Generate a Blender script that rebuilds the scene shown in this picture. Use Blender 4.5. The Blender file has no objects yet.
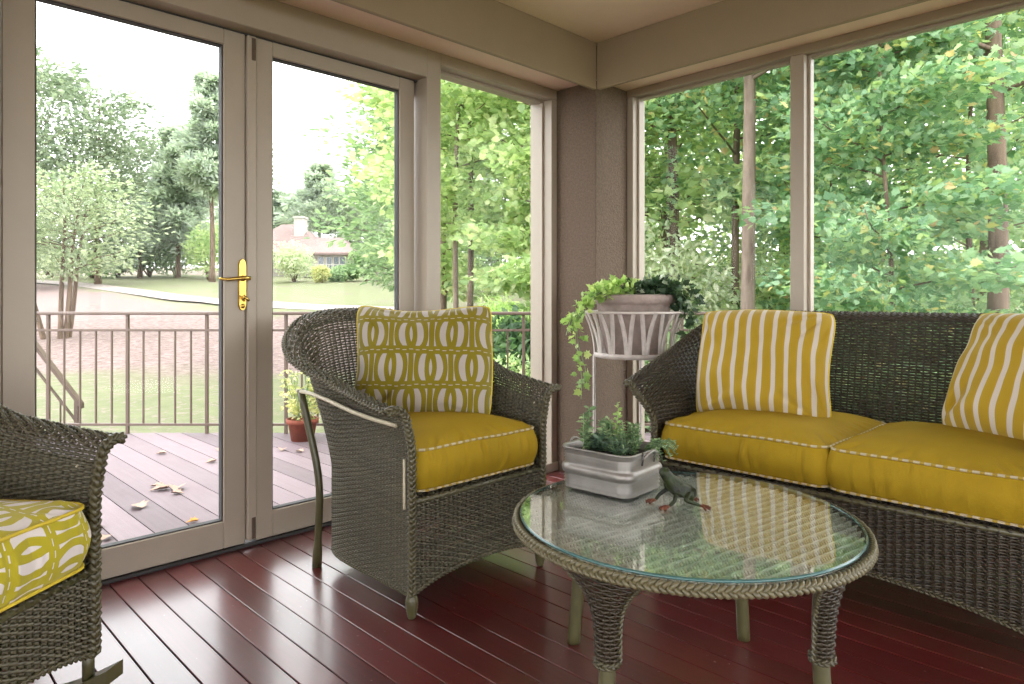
import bpy, math, random
import numpy as np
from mathutils import Vector, Matrix
PI = math.pi
RNG = np.random.default_rng(7)
random.seed(7)
COL = bpy.context.scene.collection

# ------------------------------------------------------------------ survey frame
CAM = np.array([2.67, -3.23, 1.0])
TH = math.radians(45.275)
FWD = np.array([-math.sin(TH), math.cos(TH), 0.0])
RGT = np.array([math.cos(TH), math.sin(TH), 0.0])

def site(right, ahead, z=0.0):
    """garden survey point: metres to the right of / ahead of the viewpoint, height above the porch floor"""
    p = CAM + FWD * ahead + RGT * right
    return np.array([p[0], p[1], z])

# ------------------------------------------------------------------ materials
def mat(name):
    m = bpy.data.materials.new(name); m.use_nodes = True
    nt = m.node_tree; nt.nodes.clear()
    out = nt.nodes.new('ShaderNodeOutputMaterial')
    return m, nt, out

def N(nt, typ, **kw):
    n = nt.nodes.new(typ)
    for k, v in kw.items():
        if k == 'inp':
            for a, b in v.items():
                if isinstance(b, bpy.types.NodeSocket): nt.links.new(b, n.inputs[a])
                else: n.inputs[a].default_value = b
        else: setattr(n, k, v)
    return n

def col(r, g, b): return (r, g, b, 1.0)
def srgb(r, g, b):
    f = lambda c: (c / 255 / 12.92) if c / 255 <= 0.04045 else ((c / 255 + 0.055) / 1.055) ** 2.4
    return (f(r), f(g), f(b), 1.0)

def mixc(nt, fac, a, b, bt='MIX'):
    n = nt.nodes.new('ShaderNodeMix'); n.data_type = 'RGBA'; n.blend_type = bt
    for i, v in ((0, fac), (6, a), (7, b)):
        if isinstance(v, bpy.types.NodeSocket): nt.links.new(v, n.inputs[i])
        else: n.inputs[i].default_value = v
    return n.outputs[2]

class Ex:
    """tiny node expression helper"""
    nt = None
    def __init__(s, sock): s.s = sock
    @staticmethod
    def op(o, *a):
        n = Ex.nt.nodes.new('ShaderNodeMath'); n.operation = o
        for i, v in enumerate(a):
            if isinstance(v, Ex): Ex.nt.links.new(v.s, n.inputs[i])
            else: n.inputs[i].default_value = v
        return Ex(n.outputs[0])
    def __add__(s, o): return Ex.op('ADD', s, o)
    __radd__ = __add__
    def __sub__(s, o): return Ex.op('SUBTRACT', s, o)
    def __rsub__(s, o): return Ex.op('SUBTRACT', o, s)
    def __mul__(s, o): return Ex.op('MULTIPLY', s, o)
    __rmul__ = __mul__
    def __truediv__(s, o): return Ex.op('DIVIDE', s, o)
    def abs(s): return Ex.op('ABSOLUTE', s)
    def frac(s): return Ex.op('FRACT', s)
    def floor(s): return Ex.op('FLOOR', s)
    def sqrt(s): return Ex.op('SQRT', s)
    def max(s, o): return Ex.op('MAXIMUM', s, o)
    def min(s, o): return Ex.op('MINIMUM', s, o)
    def lt(s, o): return Ex.op('LESS_THAN', s, o)
    def step(s, a, b):   # smoothstep a..b
        n = Ex.nt.nodes.new('ShaderNodeMapRange'); n.interpolation_type = 'SMOOTHSTEP'
        Ex.nt.links.new(s.s, n.inputs[0])
        n.inputs[1].default_value = a; n.inputs[2].default_value = b
        return Ex(n.outputs[0])

def simple(name, c, rough=0.5, var=0.0, bump=0.0, bscale=40.0, metallic=0.0, coat=0.0, c2=None, scale=6.0, island=0.0, spec=0.5, stretch=(1, 1, 1)):
    m, nt, out = mat(name)
    p = N(nt, 'ShaderNodeBsdfPrincipled', inp={'Roughness': rough, 'Metallic': metallic, 'Coat Weight': coat, 'Specular IOR Level': spec})
    tc = N(nt, 'ShaderNodeTexCoord')
    mp = N(nt, 'ShaderNodeMapping', inp={'Vector': tc.outputs['Object'], 'Scale': stretch})
    base = c
    if c2 is None and var > 0: c2 = tuple(x * (1 - var) for x in c[:3]) + (1,)
    if c2 is not None:
        no = N(nt, 'ShaderNodeTexNoise', inp={'Vector': mp.outputs[0], 'Scale': scale, 'Detail': 5.0, 'Roughness': 0.6})
        r = N(nt, 'ShaderNodeMapRange', inp={0: no.outputs[0], 1: 0.35, 2: 0.65})
        base = mixc(nt, r.outputs[0], c, c2)
    if island > 0:
        g = N(nt, 'ShaderNodeNewGeometry')
        r = N(nt, 'ShaderNodeMapRange', inp={0: g.outputs['Random Per Island'], 3: 1 - island, 4: 1 + island})
        base = mixc(nt, 1.0, base, N(nt, 'ShaderNodeCombineColor', inp={0: r.outputs[0], 1: r.outputs[0], 2: r.outputs[0]}).outputs[0], 'MULTIPLY')
    if isinstance(base, bpy.types.NodeSocket): nt.links.new(base, p.inputs['Base Color'])
    else: p.inputs['Base Color'].default_value = base
    if bump > 0:
        no = N(nt, 'ShaderNodeTexNoise', inp={'Vector': mp.outputs[0], 'Scale': bscale, 'Detail': 4.0})
        b = N(nt, 'ShaderNodeBump', inp={'Height': no.outputs[0], 'Strength': bump, 'Distance': 0.01})
        nt.links.new(b.outputs[0], p.inputs['Normal'])
    nt.links.new(p.outputs[0], out.inputs[0])
    return m

def leafmat(name, stops, trans=0.5, rough=0.42, gloss=0.45):
    """leaf: colour differs from leaf to leaf, light passes through"""
    m, nt, out = mat(name)
    g = N(nt, 'ShaderNodeNewGeometry')
    cr = N(nt, 'ShaderNodeValToRGB', inp={0: g.outputs['Random Per Island']})
    e = cr.color_ramp.elements
    while len(e) < len(stops): e.new(0.5)
    for k, (p, c) in enumerate(stops): e[k].position = p; e[k].color = c
    p = N(nt, 'ShaderNodeBsdfPrincipled', inp={'Base Color': cr.outputs[0], 'Roughness': rough, 'Specular IOR Level': gloss})
    t = N(nt, 'ShaderNodeBsdfTranslucent', inp={'Color': mixc(nt, 1.0, cr.outputs[0], (1.12, 1.2, 0.85, 1), 'MULTIPLY')})
    x = N(nt, 'ShaderNodeMixShader', inp={0: trans, 1: p.outputs[0], 2: t.outputs[0]})
    nt.links.new(x.outputs[0], out.inputs[0])
    return m

def thin_fresnel(nt, ior):
    g = N(nt, 'ShaderNodeNewGeometry')
    i = N(nt, 'ShaderNodeMapRange', inp={0: g.outputs['Backfacing'], 3: ior, 4: 1.0 / ior})
    return N(nt, 'ShaderNodeFresnel', inp={'IOR': i.outputs[0]})

def glassmat(name, tint=(1, 1, 1, 1), ior=1.5, refl=1.0):
    m, nt, out = mat(name)
    f = thin_fresnel(nt, ior)
    fm = N(nt, 'ShaderNodeMath', operation='MULTIPLY', inp={0: f.outputs[0], 1: refl})
    t = N(nt, 'ShaderNodeBsdfTransparent', inp={'Color': tint})
    g = N(nt, 'ShaderNodeBsdfGlossy', inp={'Roughness': 0.0})
    x = N(nt, 'ShaderNodeMixShader', inp={0: fm.outputs[0], 1: t.outputs[0], 2: g.outputs[0]})
    nt.links.new(x.outputs[0], out.inputs[0])
    return m

def stripemat(name, c1, c2, freq, frac, rough=0.85):
    """printed stripes along v, from the cushion's own uv"""
    m, nt, out = mat(name); Ex.nt = nt
    uv = N(nt, 'ShaderNodeUVMap', uv_map='UVMap')
    no = N(nt, 'ShaderNodeTexNoise', inp={'Vector': uv.outputs[0], 'Scale': 2.5, 'Detail': 1.0})
    sx = N(nt, 'ShaderNodeSeparateXYZ', inp={0: uv.outputs[0]})
    u = Ex(sx.outputs[0]) + (Ex(no.outputs[0]) - 0.5) * 0.03
    s = ((u * freq).frac() - 0.5).abs().step(frac / 2 - 0.02, frac / 2 + 0.02)
    fine = N(nt, 'ShaderNodeTexNoise', inp={'Vector': uv.outputs[0], 'Scale': 220.0, 'Detail': 2.0})
    c = mixc(nt, s.s, c2, c1)
    c = mixc(nt, 0.25, c, mixc(nt, fine.outputs[0], (0.5, 0.5, 0.5, 1), (1.3, 1.3, 1.3, 1)), 'MULTIPLY')
    p = N(nt, 'ShaderNodeBsdfPrincipled', inp={'Base Color': c, 'Roughness': rough, 'Sheen Weight': 0.15, 'Specular IOR Level': 0.2})
    b = N(nt, 'ShaderNodeBump', inp={'Height': fine.outputs[0], 'Strength': 0.2, 'Distance': 0.002})
    nt.links.new(b.outputs[0], p.inputs['Normal'])
    nt.links.new(p.outputs[0], out.inputs[0])
    return m

def trellismat(name, cline, cback, cols, rows):
    """interlocking oval trellis print: rows of overlapping ovals with bars between"""
    m, nt, out = mat(name); Ex.nt = nt
    uv = N(nt, 'ShaderNodeUVMap', uv_map='UVMap')
    no = N(nt, 'ShaderNodeTexNoise', inp={'Vector': uv.outputs[0], 'Scale': 3.0, 'Detail': 1.0})
    sx = N(nt, 'ShaderNodeSeparateXYZ', inp={0: uv.outputs[0]})
    w = (Ex(no.outputs[0]) - 0.5) * 0.02
    V = (Ex(sx.outputs[1]) + w) * rows
    row = V.floor()
    U = (Ex(sx.outputs[0]) + w) * cols + row * 0.5
    v = V.frac() * 2.0 - 1.0                # -1..1 in the row
    u = (U.frac() * 2.0 - 1.0)              # -1..1 over a period
    best = None
    for cx in (-0.27, 0.27):                # a pair of overlapping ovals between two bars
        du = (u - cx) * (1 / 0.46); dv = v * (1 / 1.12)
        r = (du * du + dv * dv).sqrt()
        d = (r - 1.0).abs()
        best = d if best is None else best.min(d)
    line = best.lt(0.245)
    bar = (1.0 - u.abs()).lt(0.13)         # bar between the pairs
    edge = v.abs()
    tot = line.max(bar).max(edge.step(0.76, 0.78))
    dots = ((U * 3.0).frac() - 0.5).abs().lt(0.15) * edge.step(0.95, 0.96)
    tot = tot - dots
    fine = N(nt, 'ShaderNodeTexNoise', inp={'Vector': uv.outputs[0], 'Scale': 220.0, 'Detail': 2.0})
    c = mixc(nt, tot.max(0.0).s, cback, cline)
    c = mixc(nt, 0.25, c, mixc(nt, fine.outputs[0], (0.5, 0.5, 0.5, 1), (1.3, 1.3, 1.3, 1)), 'MULTIPLY')
    p = N(nt, 'ShaderNodeBsdfPrincipled', inp={'Base Color': c, 'Roughness': 0.85, 'Sheen Weight': 0.15, 'Specular IOR Level': 0.2})
    nt.links.new(p.outputs[0], out.inputs[0])
    return m

def plankmat(name, ca, cb, rough, axis=0, coat=0.0, worn=None, rvar=0.15, spec=0.5):
    m, nt, out = mat(name); Ex.nt = nt
    tc = N(nt, 'ShaderNodeTexCoord'); g = N(nt, 'ShaderNodeNewGeometry')
    mp = N(nt, 'ShaderNodeMapping', inp={'Vector': tc.outputs['Object'], 'Scale': (1.5, 30, 30)})
    grain = N(nt, 'ShaderNodeTexNoise', inp={'Vector': mp.outputs[0], 'Scale': 2.0, 'Detail': 6.0, 'Distortion': 0.5})
    c = mixc(nt, grain.outputs[0], ca, cb)
    r = N(nt, 'ShaderNodeMapRange', inp={0: g.outputs['Random Per Island'], 3: 0.72, 4: 1.25})
    c = mixc(nt, 1.0, c, N(nt, 'ShaderNodeCombineColor', inp={0: r.outputs[0], 1: r.outputs[0], 2: r.outputs[0]}).outputs[0], 'MULTIPLY')
    big = N(nt, 'ShaderNodeTexNoise', inp={'Vector': tc.outputs['Object'], 'Scale': 3.0, 'Detail': 8.0, 'Roughness': 0.7})
    if worn:
        f = N(nt, 'ShaderNodeMapRange', inp={0: big.outputs[0], 1: 0.4, 2: 0.8, 4: 0.4})
        c = mixc(nt, f.outputs[0], c, worn)
        sc = N(nt, 'ShaderNodeTexNoise', inp={'Vector': tc.outputs['Object'], 'Scale': 60.0, 'Detail': 2.0})
        f2 = N(nt, 'ShaderNodeMapRange', inp={0: sc.outputs[0], 1: 0.72, 2: 0.78, 4: 0.6})
        c = mixc(nt, f2.outputs[0], c, (0.35, 0.3, 0.28, 1))
    rr = N(nt, 'ShaderNodeMapRange', inp={0: big.outputs[0], 1: 0.3, 2: 0.7, 3: rough - rvar / 2, 4: rough + rvar})
    p = N(nt, 'ShaderNodeBsdfPrincipled', inp={'Base Color': c, 'Roughness': rr.outputs[0], 'Coat Weight': coat, 'Coat Roughness': 0.2, 'Specular IOR Level': spec})
    b = N(nt, 'ShaderNodeBump', inp={'Height': grain.outputs[0], 'Strength': 0.12, 'Distance': 0.0006})
    nt.links.new(b.outputs[0], p.inputs['Normal'])
    nt.links.new(p.outputs[0], out.inputs[0])
    return m

M = {}
M['paint'] = simple('frame_paint', srgb(164, 152, 136), 0.42, var=0.05, bump=0.03, bscale=90)
M['ceil'] = simple('ceiling_paint', srgb(238, 220, 196), 0.6, var=0.04)
M['beam'] = simple('beam_paint', srgb(152, 136, 112), 0.6, var=0.05, bump=0.03, bscale=60)
M['soffit'] = simple('soffit_pale', srgb(232, 208, 186), 0.5, var=0.03)  # paler tone for the slabs under the beams
M['stucco'] = simple('stucco', srgb(112, 95, 80), 0.9, var=0.28, bump=1.0, bscale=110, scale=90)
M['wicker'] = simple('painted_wicker', srgb(76, 71, 52), 0.38, island=0.22, var=0.15, bump=0.1, bscale=200)
M['wicker_dark'] = simple('painted_wicker_dark', srgb(50, 41, 25), 0.45, island=0.2, var=0.15)
M['wicker_table'] = simple('painted_wicker_table', srgb(205, 202, 190), 0.38, island=0.2, var=0.15)
M['braid'] = simple('painted_braid', srgb(78, 72, 48), 0.38, var=0.25, island=0.12, scale=60)
M['rimbraid'] = simple('plaited_cane', srgb(98, 91, 64), 0.36, var=0.2, island=0.12, scale=60)
M['pole'] = simple('painted_pole', srgb(80, 76, 48), 0.35, var=0.2, scale=30)
M['rattan'] = simple('bare_rattan', srgb(196, 186, 158), 0.45, var=0.2, scale=40)
M['floor'] = plankmat('mahogany_boards', (0.125, 0.014, 0.013, 1), (0.06, 0.007, 0.009, 1), 0.34, coat=0.65, worn=(0.15, 0.03, 0.03, 1), rvar=0.08)
M['deck'] = plankmat('composite_deck', (0.235, 0.18, 0.195, 1), (0.175, 0.13, 0.142, 1), 0.6, rvar=0.1, spec=0.3)
M['dark'] = simple('subfloor', (0.012, 0.009, 0.009, 1), 0.9)
M['gap'] = simple('door_gasket', (0.03, 0.028, 0.027, 1), 0.7)
M['brass'] = simple('brass', (0.66, 0.44, 0.11, 1), 0.22, metallic=1.0, var=0.2, scale=40)
M['bolt'] = simple('dull_bronze', (0.16, 0.12, 0.09, 1), 0.4, metallic=0.7, var=0.2)
M['glass'] = glassmat('window_glass', (0.97, 0.98, 0.975, 1), refl=0.12)
M['yellow'] = simple('mustard_canvas', (0.33, 0.215, 0.010, 1), 0.8, var=0.1, bump=0.25, bscale=260, scale=9, spec=0.2)
M['piping'] = stripemat('piping_cloth', (0.33, 0.22, 0.02, 1), (0.46, 0.39, 0.26, 1), 34.0, 0.6)
M['pipeyellow'] = simple('yellow_piping', (0.6, 0.45, 0.03, 1), 0.8, var=0.1)
M['stripe'] = stripemat('striped_cloth', (0.36, 0.235, 0.016, 1), (0.52, 0.46, 0.38, 1), 10.5, 0.34)
M['trellis'] = trellismat('trellis_cloth', (0.19, 0.150, 0.008, 1), (0.38, 0.335, 0.29, 1), 3.5, 3.5)
M['trellis_seat'] = trellismat('trellis_seat_cloth', (0.40, 0.34, 0.02, 1), (0.66, 0.60, 0.56, 1), 2.2, 3.2)
M['zinc'] = simple('galvanised_metal', (0.30, 0.28, 0.255, 1), 0.42, metallic=0.6, var=0.25, scale=12, bump=0.05)
M['wire'] = simple('dark_wire', (0.08, 0.07, 0.065, 1), 0.4, metallic=0.6)
M['soil'] = simple('potting_soil', (0.03, 0.022, 0.015, 1), 0.95, var=0.5, bump=1.0, bscale=80, scale=60)
M['whitemetal'] = simple('white_painted_iron', srgb(206, 196, 190), 0.5, var=0.2, scale=30)
M['clay'] = simple('grey_clay', srgb(166, 150, 142), 0.85, var=0.3, bump=0.4, bscale=60, scale=14)
M['terra'] = simple('terracotta', srgb(140, 74, 54), 0.8, var=0.25, scale=20)
M['bronze'] = simple('frog_patina', (0.012, 0.013, 0.009, 1), 0.42, c2=(0.03, 0.042, 0.012, 1), spec=0.25, scale=28, bump=0.4, bscale=90)
M['redfoot'] = simple('frog_feet_red', (0.10, 0.025, 0.015, 1), 0.35, c2=(0.22, 0.08, 0.035, 1), scale=60)
M['rail'] = simple('railing_metal', srgb(104, 86, 76), 0.45, var=0.15)
M['bark'] = simple('bark', srgb(128, 108, 92), 0.9, c2=srgb(84, 70, 60), scale=8, bump=0.9, bscale=18, stretch=(1, 1, 0.25))
M['bark_pale'] = simple('pale_bark', srgb(140, 124, 112), 0.9, c2=srgb(104, 88, 78), scale=9, bump=0.9, bscale=20, stretch=(1, 1, 0.25))
M['shingle'] = simple('roof_shingles', srgb(138, 118, 112), 0.85, var=0.2, bump=0.4, bscale=12, scale=3)
M['siding'] = simple('house_siding', srgb(165, 158, 148), 0.8, var=0.06)
M['housewhite'] = simple('house_trim', srgb(185, 180, 172), 0.7, var=0.04)
M['housewin'] = simple('house_window', (0.10, 0.12, 0.14, 1), 0.1, spec=0.6)
M['path'] = simple('cart_path', srgb(165, 152, 146), 0.9, var=0.08, scale=2)
M['stone'] = simple('foundation', srgb(140, 128, 118), 0.9, var=0.2)

# leaves
G = lambda r, g, b: ((r * 0.7 + (r + g + b) * 0.15) * 1.12, (g * 0.72 + (r + g + b) * 0.15) * 1.12, (b * 0.7 + (r + g + b) * 0.15) * 1.12, 1)  # greys and lifts leaf colours, putting a hazy veil into them
M['leaf_maple'] = leafmat('maple_leaf', [(0.0, G(0.09, 0.24, 0.10)), (0.35, G(0.16, 0.34, 0.15)), (0.7, G(0.30, 0.46, 0.25)), (0.93, G(0.34, 0.46, 0.09)), (0.97, G(0.62, 0.50, 0.09)), (1.0, G(0.62, 0.34, 0.12))])
M['leaf_bright'] = leafmat('yellow_green_leaf', [(0.0, G(0.20, 0.33, 0.09)), (0.4, G(0.32, 0.46, 0.13)), (0.8, G(0.48, 0.57, 0.20)), (1.0, G(0.62, 0.62, 0.28))])
M['leaf_mid'] = leafmat('mid_green_leaf', [(0.0, G(0.13, 0.25, 0.09)), (0.5, G(0.22, 0.36, 0.14)), (1.0, G(0.36, 0.48, 0.23))])
M['leaf_dark'] = leafmat('dark_green_leaf', [(0.0, G(0.02, 0.075, 0.02)), (0.5, G(0.05, 0.14, 0.035)), (1.0, G(0.11, 0.22, 0.06))])
M['leaf_far'] = leafmat('misty_leaf', [(0.0, G(0.12, 0.17, 0.11)), (0.5, G(0.18, 0.24, 0.15)), (1.0, G(0.27, 0.32, 0.22))])  # greyed colour carries the mist over far trees
M['leaf_pine'] = leafmat('misty_needles', [(0.0, G(0.26, 0.32, 0.27)), (0.5, G(0.35, 0.41, 0.35)), (1.0, G(0.44, 0.49, 0.42))])  # mist over the far pines paled into the needle colour
M['leaf_soft'] = leafmat('soft_green_leaf', [(0.0, G(0.17, 0.24, 0.12)), (0.5, G(0.26, 0.32, 0.18)), (1.0, G(0.40, 0.44, 0.27))])
M['leaf_pale'] = leafmat('pale_leaf', [(0.0, G(0.34, 0.42, 0.24)), (0.5, G(0.46, 0.50, 0.32)), (1.0, G(0.60, 0.56, 0.42))])
M['leaf_ivy'] = leafmat('lime_ivy_leaf', [(0.0, G(0.20, 0.40, 0.03)), (0.6, G(0.38, 0.58, 0.05)), (1.0, G(0.58, 0.70, 0.12))], trans=0.4)
M['leaf_ivydark'] = leafmat('dark_ivy_leaf', [(0.0, G(0.015, 0.05, 0.02)), (0.7, G(0.04, 0.11, 0.03)), (0.9, G(0.12, 0.25, 0.05)), (1.0, G(0.55, 0.60, 0.50))], trans=0.2)
M['leaf_herb'] = leafmat('herb_leaf', [(0.0, G(0.07, 0.17, 0.05)), (0.6, G(0.16, 0.30, 0.09)), (1.0, G(0.34, 0.46, 0.18))], trans=0.3)
M['leaf_herbdark'] = leafmat('succulent_leaf', [(0.0, G(0.02, 0.07, 0.03)), (0.6, G(0.05, 0.13, 0.06)), (1.0, G(0.12, 0.22, 0.14))], trans=0.15)
M['leaf_yellow'] = leafmat('yellowing_leaf', [(0.0, G(0.30, 0.36, 0.08)), (0.6, G(0.55, 0.52, 0.14)), (1.0, G(0.72, 0.60, 0.28))])
M['fallen'] = simple('fallen_leaf_tan', (0.50, 0.34, 0.26, 1), 0.8, var=0.3, scale=40)
M['fallen_orange'] = simple('fallen_leaf_orange', (0.75, 0.33, 0.06, 1), 0.8, var=0.3, scale=40)

# ------------------------------------------------------------------ mesh building
def mesh_obj(name, parts, material, parent=None, smooth=True, uv=None):
    """parts: list of (verts (n,3), faces (m,k)) -> ONE mesh object"""
    vs, quads, sizes, loops = [], [], [], []
    off = 0
    for V, Fc in parts:
        V = np.asarray(V, float).reshape(-1, 3)
        vs.append(V)
        if isinstance(Fc, np.ndarray):
            loops.append((Fc + off).ravel()); sizes.append(np.full(len(Fc), Fc.shape[1]))
        else:
            for f in Fc:
                loops.append(np.array(f) + off); sizes.append(np.array([len(f)]))
        off += len(V)
    V = np.concatenate(vs); L = np.concatenate(loops).astype(np.int32); S = np.concatenate(sizes).astype(np.int32)
    me = bpy.data.meshes.new(name)
    me.vertices.add(len(V)); me.vertices.foreach_set('co', V.ravel())
    me.loops.add(len(L)); me.loops.foreach_set('vertex_index', L)
    me.polygons.add(len(S)); st = np.concatenate([[0], np.cumsum(S)[:-1]]).astype(np.int32)
    me.polygons.foreach_set('loop_start', st)
    me.polygons.foreach_set('use_smooth', np.full(len(S), bool(smooth)))
    if uv is not None:
        ul = me.uv_layers.new(name='UVMap')
        ul.data.foreach_set('uv', np.asarray(uv, np.float32)[L].ravel())
    me.update(calc_edges=True); me.validate()
    if material: me.materials.append(material)
    o = bpy.data.objects.new(name, me); COL.objects.link(o)
    if parent: o.parent = parent
    return o

def tag(o, label, cat, group=None, kind=None):
    o['label'] = label; o['category'] = cat
    if group: o['group'] = group
    if kind: o['kind'] = kind
    return o

def thing(name, label, cat, loc=(0, 0, 0), rz=0.0, group=None):
    o = bpy.data.objects.new(name, None); COL.objects.link(o)
    o.empty_display_size = 0.05
    o.location = loc; o.rotation_euler = (0, 0, rz)
    return tag(o, label, cat, group)

def struct(o): o['kind'] = 'structure'; return o

def box(x0, x1, y0, y1, z0, z1, bev=0.0):
    """box, optionally with chamfered edges"""
    if bev <= 0:
        V = np.array([[x, y, z] for x in (x0, x1) for y in (y0, y1) for z in (z0, z1)], float)
        Fc = np.array([[0, 1, 3, 2], [4, 6, 7, 5], [0, 4, 5, 1], [2, 3, 7, 6], [0, 2, 6, 4], [1, 5, 7, 3]])
        return V, Fc
    bm_v = []; b = bev
    idx = {}
    for xi, x in enumerate((x0, x1)):
        for yi, y in enumerate((y0, y1)):
            for zi, z in enumerate((z0, z1)):
                sx = 1 if xi == 0 else -1; sy = 1 if yi == 0 else -1; sz = 1 if zi == 0 else -1
                idx[(xi, yi, zi, 0)] = len(bm_v); bm_v.append((x, y + sy * b, z + sz * b))
                idx[(xi, yi, zi, 1)] = len(bm_v); bm_v.append((x + sx * b, y, z + sz * b))
                idx[(xi, yi, zi, 2)] = len(bm_v); bm_v.append((x + sx * b, y + sy * b, z))
    Fs = []
    for a in (0, 1):
        Fs.append([idx[(a, 0, 0, 0)], idx[(a, 1, 0, 0)], idx[(a, 1, 1, 0)], idx[(a, 0, 1, 0)]][::(-1 if a == 0 else 1)])
        Fs.append([idx[(0, a, 0, 1)], idx[(1, a, 0, 1)], idx[(1, a, 1, 1)], idx[(0, a, 1, 1)]][::(1 if a == 0 else -1)])
        Fs.append([idx[(0, 0, a, 2)], idx[(1, 0, a, 2)], idx[(1, 1, a, 2)], idx[(0, 1, a, 2)]][::(-1 if a == 0 else 1)])
    for a in (0, 1):
        for c in (0, 1):
            Fs.append([idx[(a, c, 0, 0)], idx[(a, c, 1, 0)], idx[(a, c, 1, 1)], idx[(a, c, 0, 1)]])
            Fs.append([idx[(a, 0, c, 0)], idx[(a, 1, c, 0)], idx[(a, 1, c, 2)], idx[(a, 0, c, 2)]])
            Fs.append([idx[(0, a, c, 1)], idx[(1, a, c, 1)], idx[(1, a, c, 2)], idx[(0, a, c, 2)]])
    for a in (0, 1):
        for c in (0, 1):
            for e in (0, 1):
                Fs.append([idx[(a, c, e, 0)], idx[(a, c, e, 1)], idx[(a, c, e, 2)]])
    return np.array(bm_v, float), Fs

def fix_normals(o):
    import bmesh
    bm = bmesh.new(); bm.from_mesh(o.data); bmesh.ops.recalc_face_normals(bm, faces=bm.faces); bm.to_mesh(o.data); bm.free(); return o

def boxes(name, lst, material, parent=None, bev=0.002):
    return fix_normals(mesh_obj(name, [box(*b, bev=bev) for b in lst], material, parent, smooth=False))

def tube(P, r, k=8, closed=False, up=(0, 0, 1)):
    P = np.asarray(P, float); n = len(P)
    T = np.gradient(P, axis=0) if not closed else (np.roll(P, -1, 0) - np.roll(P, 1, 0))
    T /= np.linalg.norm(T, axis=1)[:, None] + 1e-12
    u = np.array(up, float)
    if abs(T[0] @ u) > 0.9: u = np.array([1, 0, 0.0]) if abs(T[0][0]) < 0.9 else np.array([0, 1, 0.0])
    Nn = np.zeros_like(P); prev = u
    for i in range(n):
        v = prev - T[i] * (prev @ T[i]); v /= np.linalg.norm(v) + 1e-12; Nn[i] = v; prev = v
    B = np.cross(T, Nn)
    r = np.broadcast_to(np.asarray(r, float), (n,)) if np.ndim(r) < 2 else r
    a = np.linspace(0, 2 * PI, k, endpoint=False)
    V = P[:, None, :] + r[:, None, None] * (np.cos(a)[None, :, None] * Nn[:, None, :] + np.sin(a)[None, :, None] * B[:, None, :])
    i = np.arange(n if closed else n - 1)[:, None]; j = np.arange(k)[None, :]
    i2 = (i + 1) % n; j2 = (j + 1) % k
    Fc = np.stack([i * k + j, i * k + j2, i2 * k + j2, i2 * k + j], -1).reshape(-1, 4)
    V = V.reshape(-1, 3)
    if closed: return V, Fc
    faces = [tuple(f) for f in Fc] + [tuple(range(k))[::-1], tuple(range((n - 1) * k, n * k))]
    return V, faces

def lathe(prof, k=24, cx=0, cy=0):
    prof = np.array(prof, float); n = len(prof)
    a = np.linspace(0, 2 * PI, k, endpoint=False)
    V = np.stack([cx + prof[:, 0][:, None] * np.cos(a), cy + prof[:, 0][:, None] * np.sin(a), np.repeat(prof[:, 1][:, None], k, 1)], -1).reshape(-1, 3)
    i = np.arange(n - 1)[:, None]; j = np.arange(k)[None, :]; j2 = (j + 1) % k
    Fc = np.stack([i * k + j, i * k + j2, (i + 1) * k + j2, (i + 1) * k + j], -1).reshape(-1, 4)
    return V, Fc

def strands(P, Nn, B, ra, rb, k=6, caps=False):
    """P (m,n,3) centre lines, Nn normals, B the in-plane side vector"""
    m, n = P.shape[:2]
    a = np.linspace(0, 2 * PI, k, endpoint=False)
    V = P[:, :, None, :] + ra * np.cos(a)[None, None, :, None] * B[:, :, None, :] + rb * np.sin(a)[None, None, :, None] * Nn[:, :, None, :]
    r = np.arange(m)[:, None, None]; i = np.arange(n - 1)[None, :, None]; j = np.arange(k)[None, None, :]
    j2 = (j + 1) % k; base = r * n * k
    Fc = np.stack([base + i * k + j, base + i * k + j2, base + (i + 1) * k + j2, base + (i + 1) * k + j], -1).reshape(-1, 4)
    return V.reshape(-1, 3), Fc

def weave(S, nu, nv, ra=0.0038, rb=0.0026, amp=0.0030, rs=0.0034, per=4, u0=0.0, u1=1.0, v0=0.0, v1=1.0, spokes=True, seed=0, jit=0.0003, rib=0.0036, valley=0.0):
    """woven sheet over a surface S(u,v): nu spokes running along v, nv weft strands running along u, over and under"""
    rg = np.random.default_rng(seed)
    def frame(U, V):
        e = 1e-3
        P = S(U, V)
        du = S(np.clip(U + e, 0, 1), V) - S(np.clip(U - e, 0, 1), V)
        dv = S(U, np.clip(V + e, 0, 1)) - S(U, np.clip(V - e, 0, 1))
        du /= np.linalg.norm(du, axis=-1, keepdims=True) + 1e-12
        Nn = np.cross(du, dv); Nn /= np.linalg.norm(Nn, axis=-1, keepdims=True) + 1e-12
        B = np.cross(Nn, du)
        return P, Nn, B, du
    parts = []
    n = nu * per + 1
    t = np.linspace(0, nu, n)
    U = u0 + (u1 - u0) * t / nu
    vj = v0 + (v1 - v0) * (np.arange(nv) + 0.5) / nv
    UU, VV = np.meshgrid(U, vj)
    P, Nn, B, _ = frame(UU, VV)
    off = amp * np.cos(PI * (t[None, :] - 0.5) + PI * (np.arange(nv)[:, None] % 2))
    off = off + rib * np.cos(2 * PI * (t[None, :] - 0.5))
    if valley: off = off * 0 + (np.abs(np.cos(PI * (t[None, :] - 0.5))) ** 0.55 - 1) * valley + 0 * vj[:, None]
    P = P + Nn * off[..., None] + B * rg.normal(0, jit, P.shape[:2])[..., None]
    parts.append(strands(P, Nn, B, ra, rb, 6))
    if spokes:
        us = u0 + (u1 - u0) * (np.arange(nu) + 0.5) / nu
        vs = np.linspace(v0, v1, max(nv // 2, 4))
        VV, UU = np.meshgrid(vs, us)
        P, Nn, B, du = frame(UU, VV)
        parts.append(strands(P, Nn, du, rs, rs, 5))
    return parts

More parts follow.
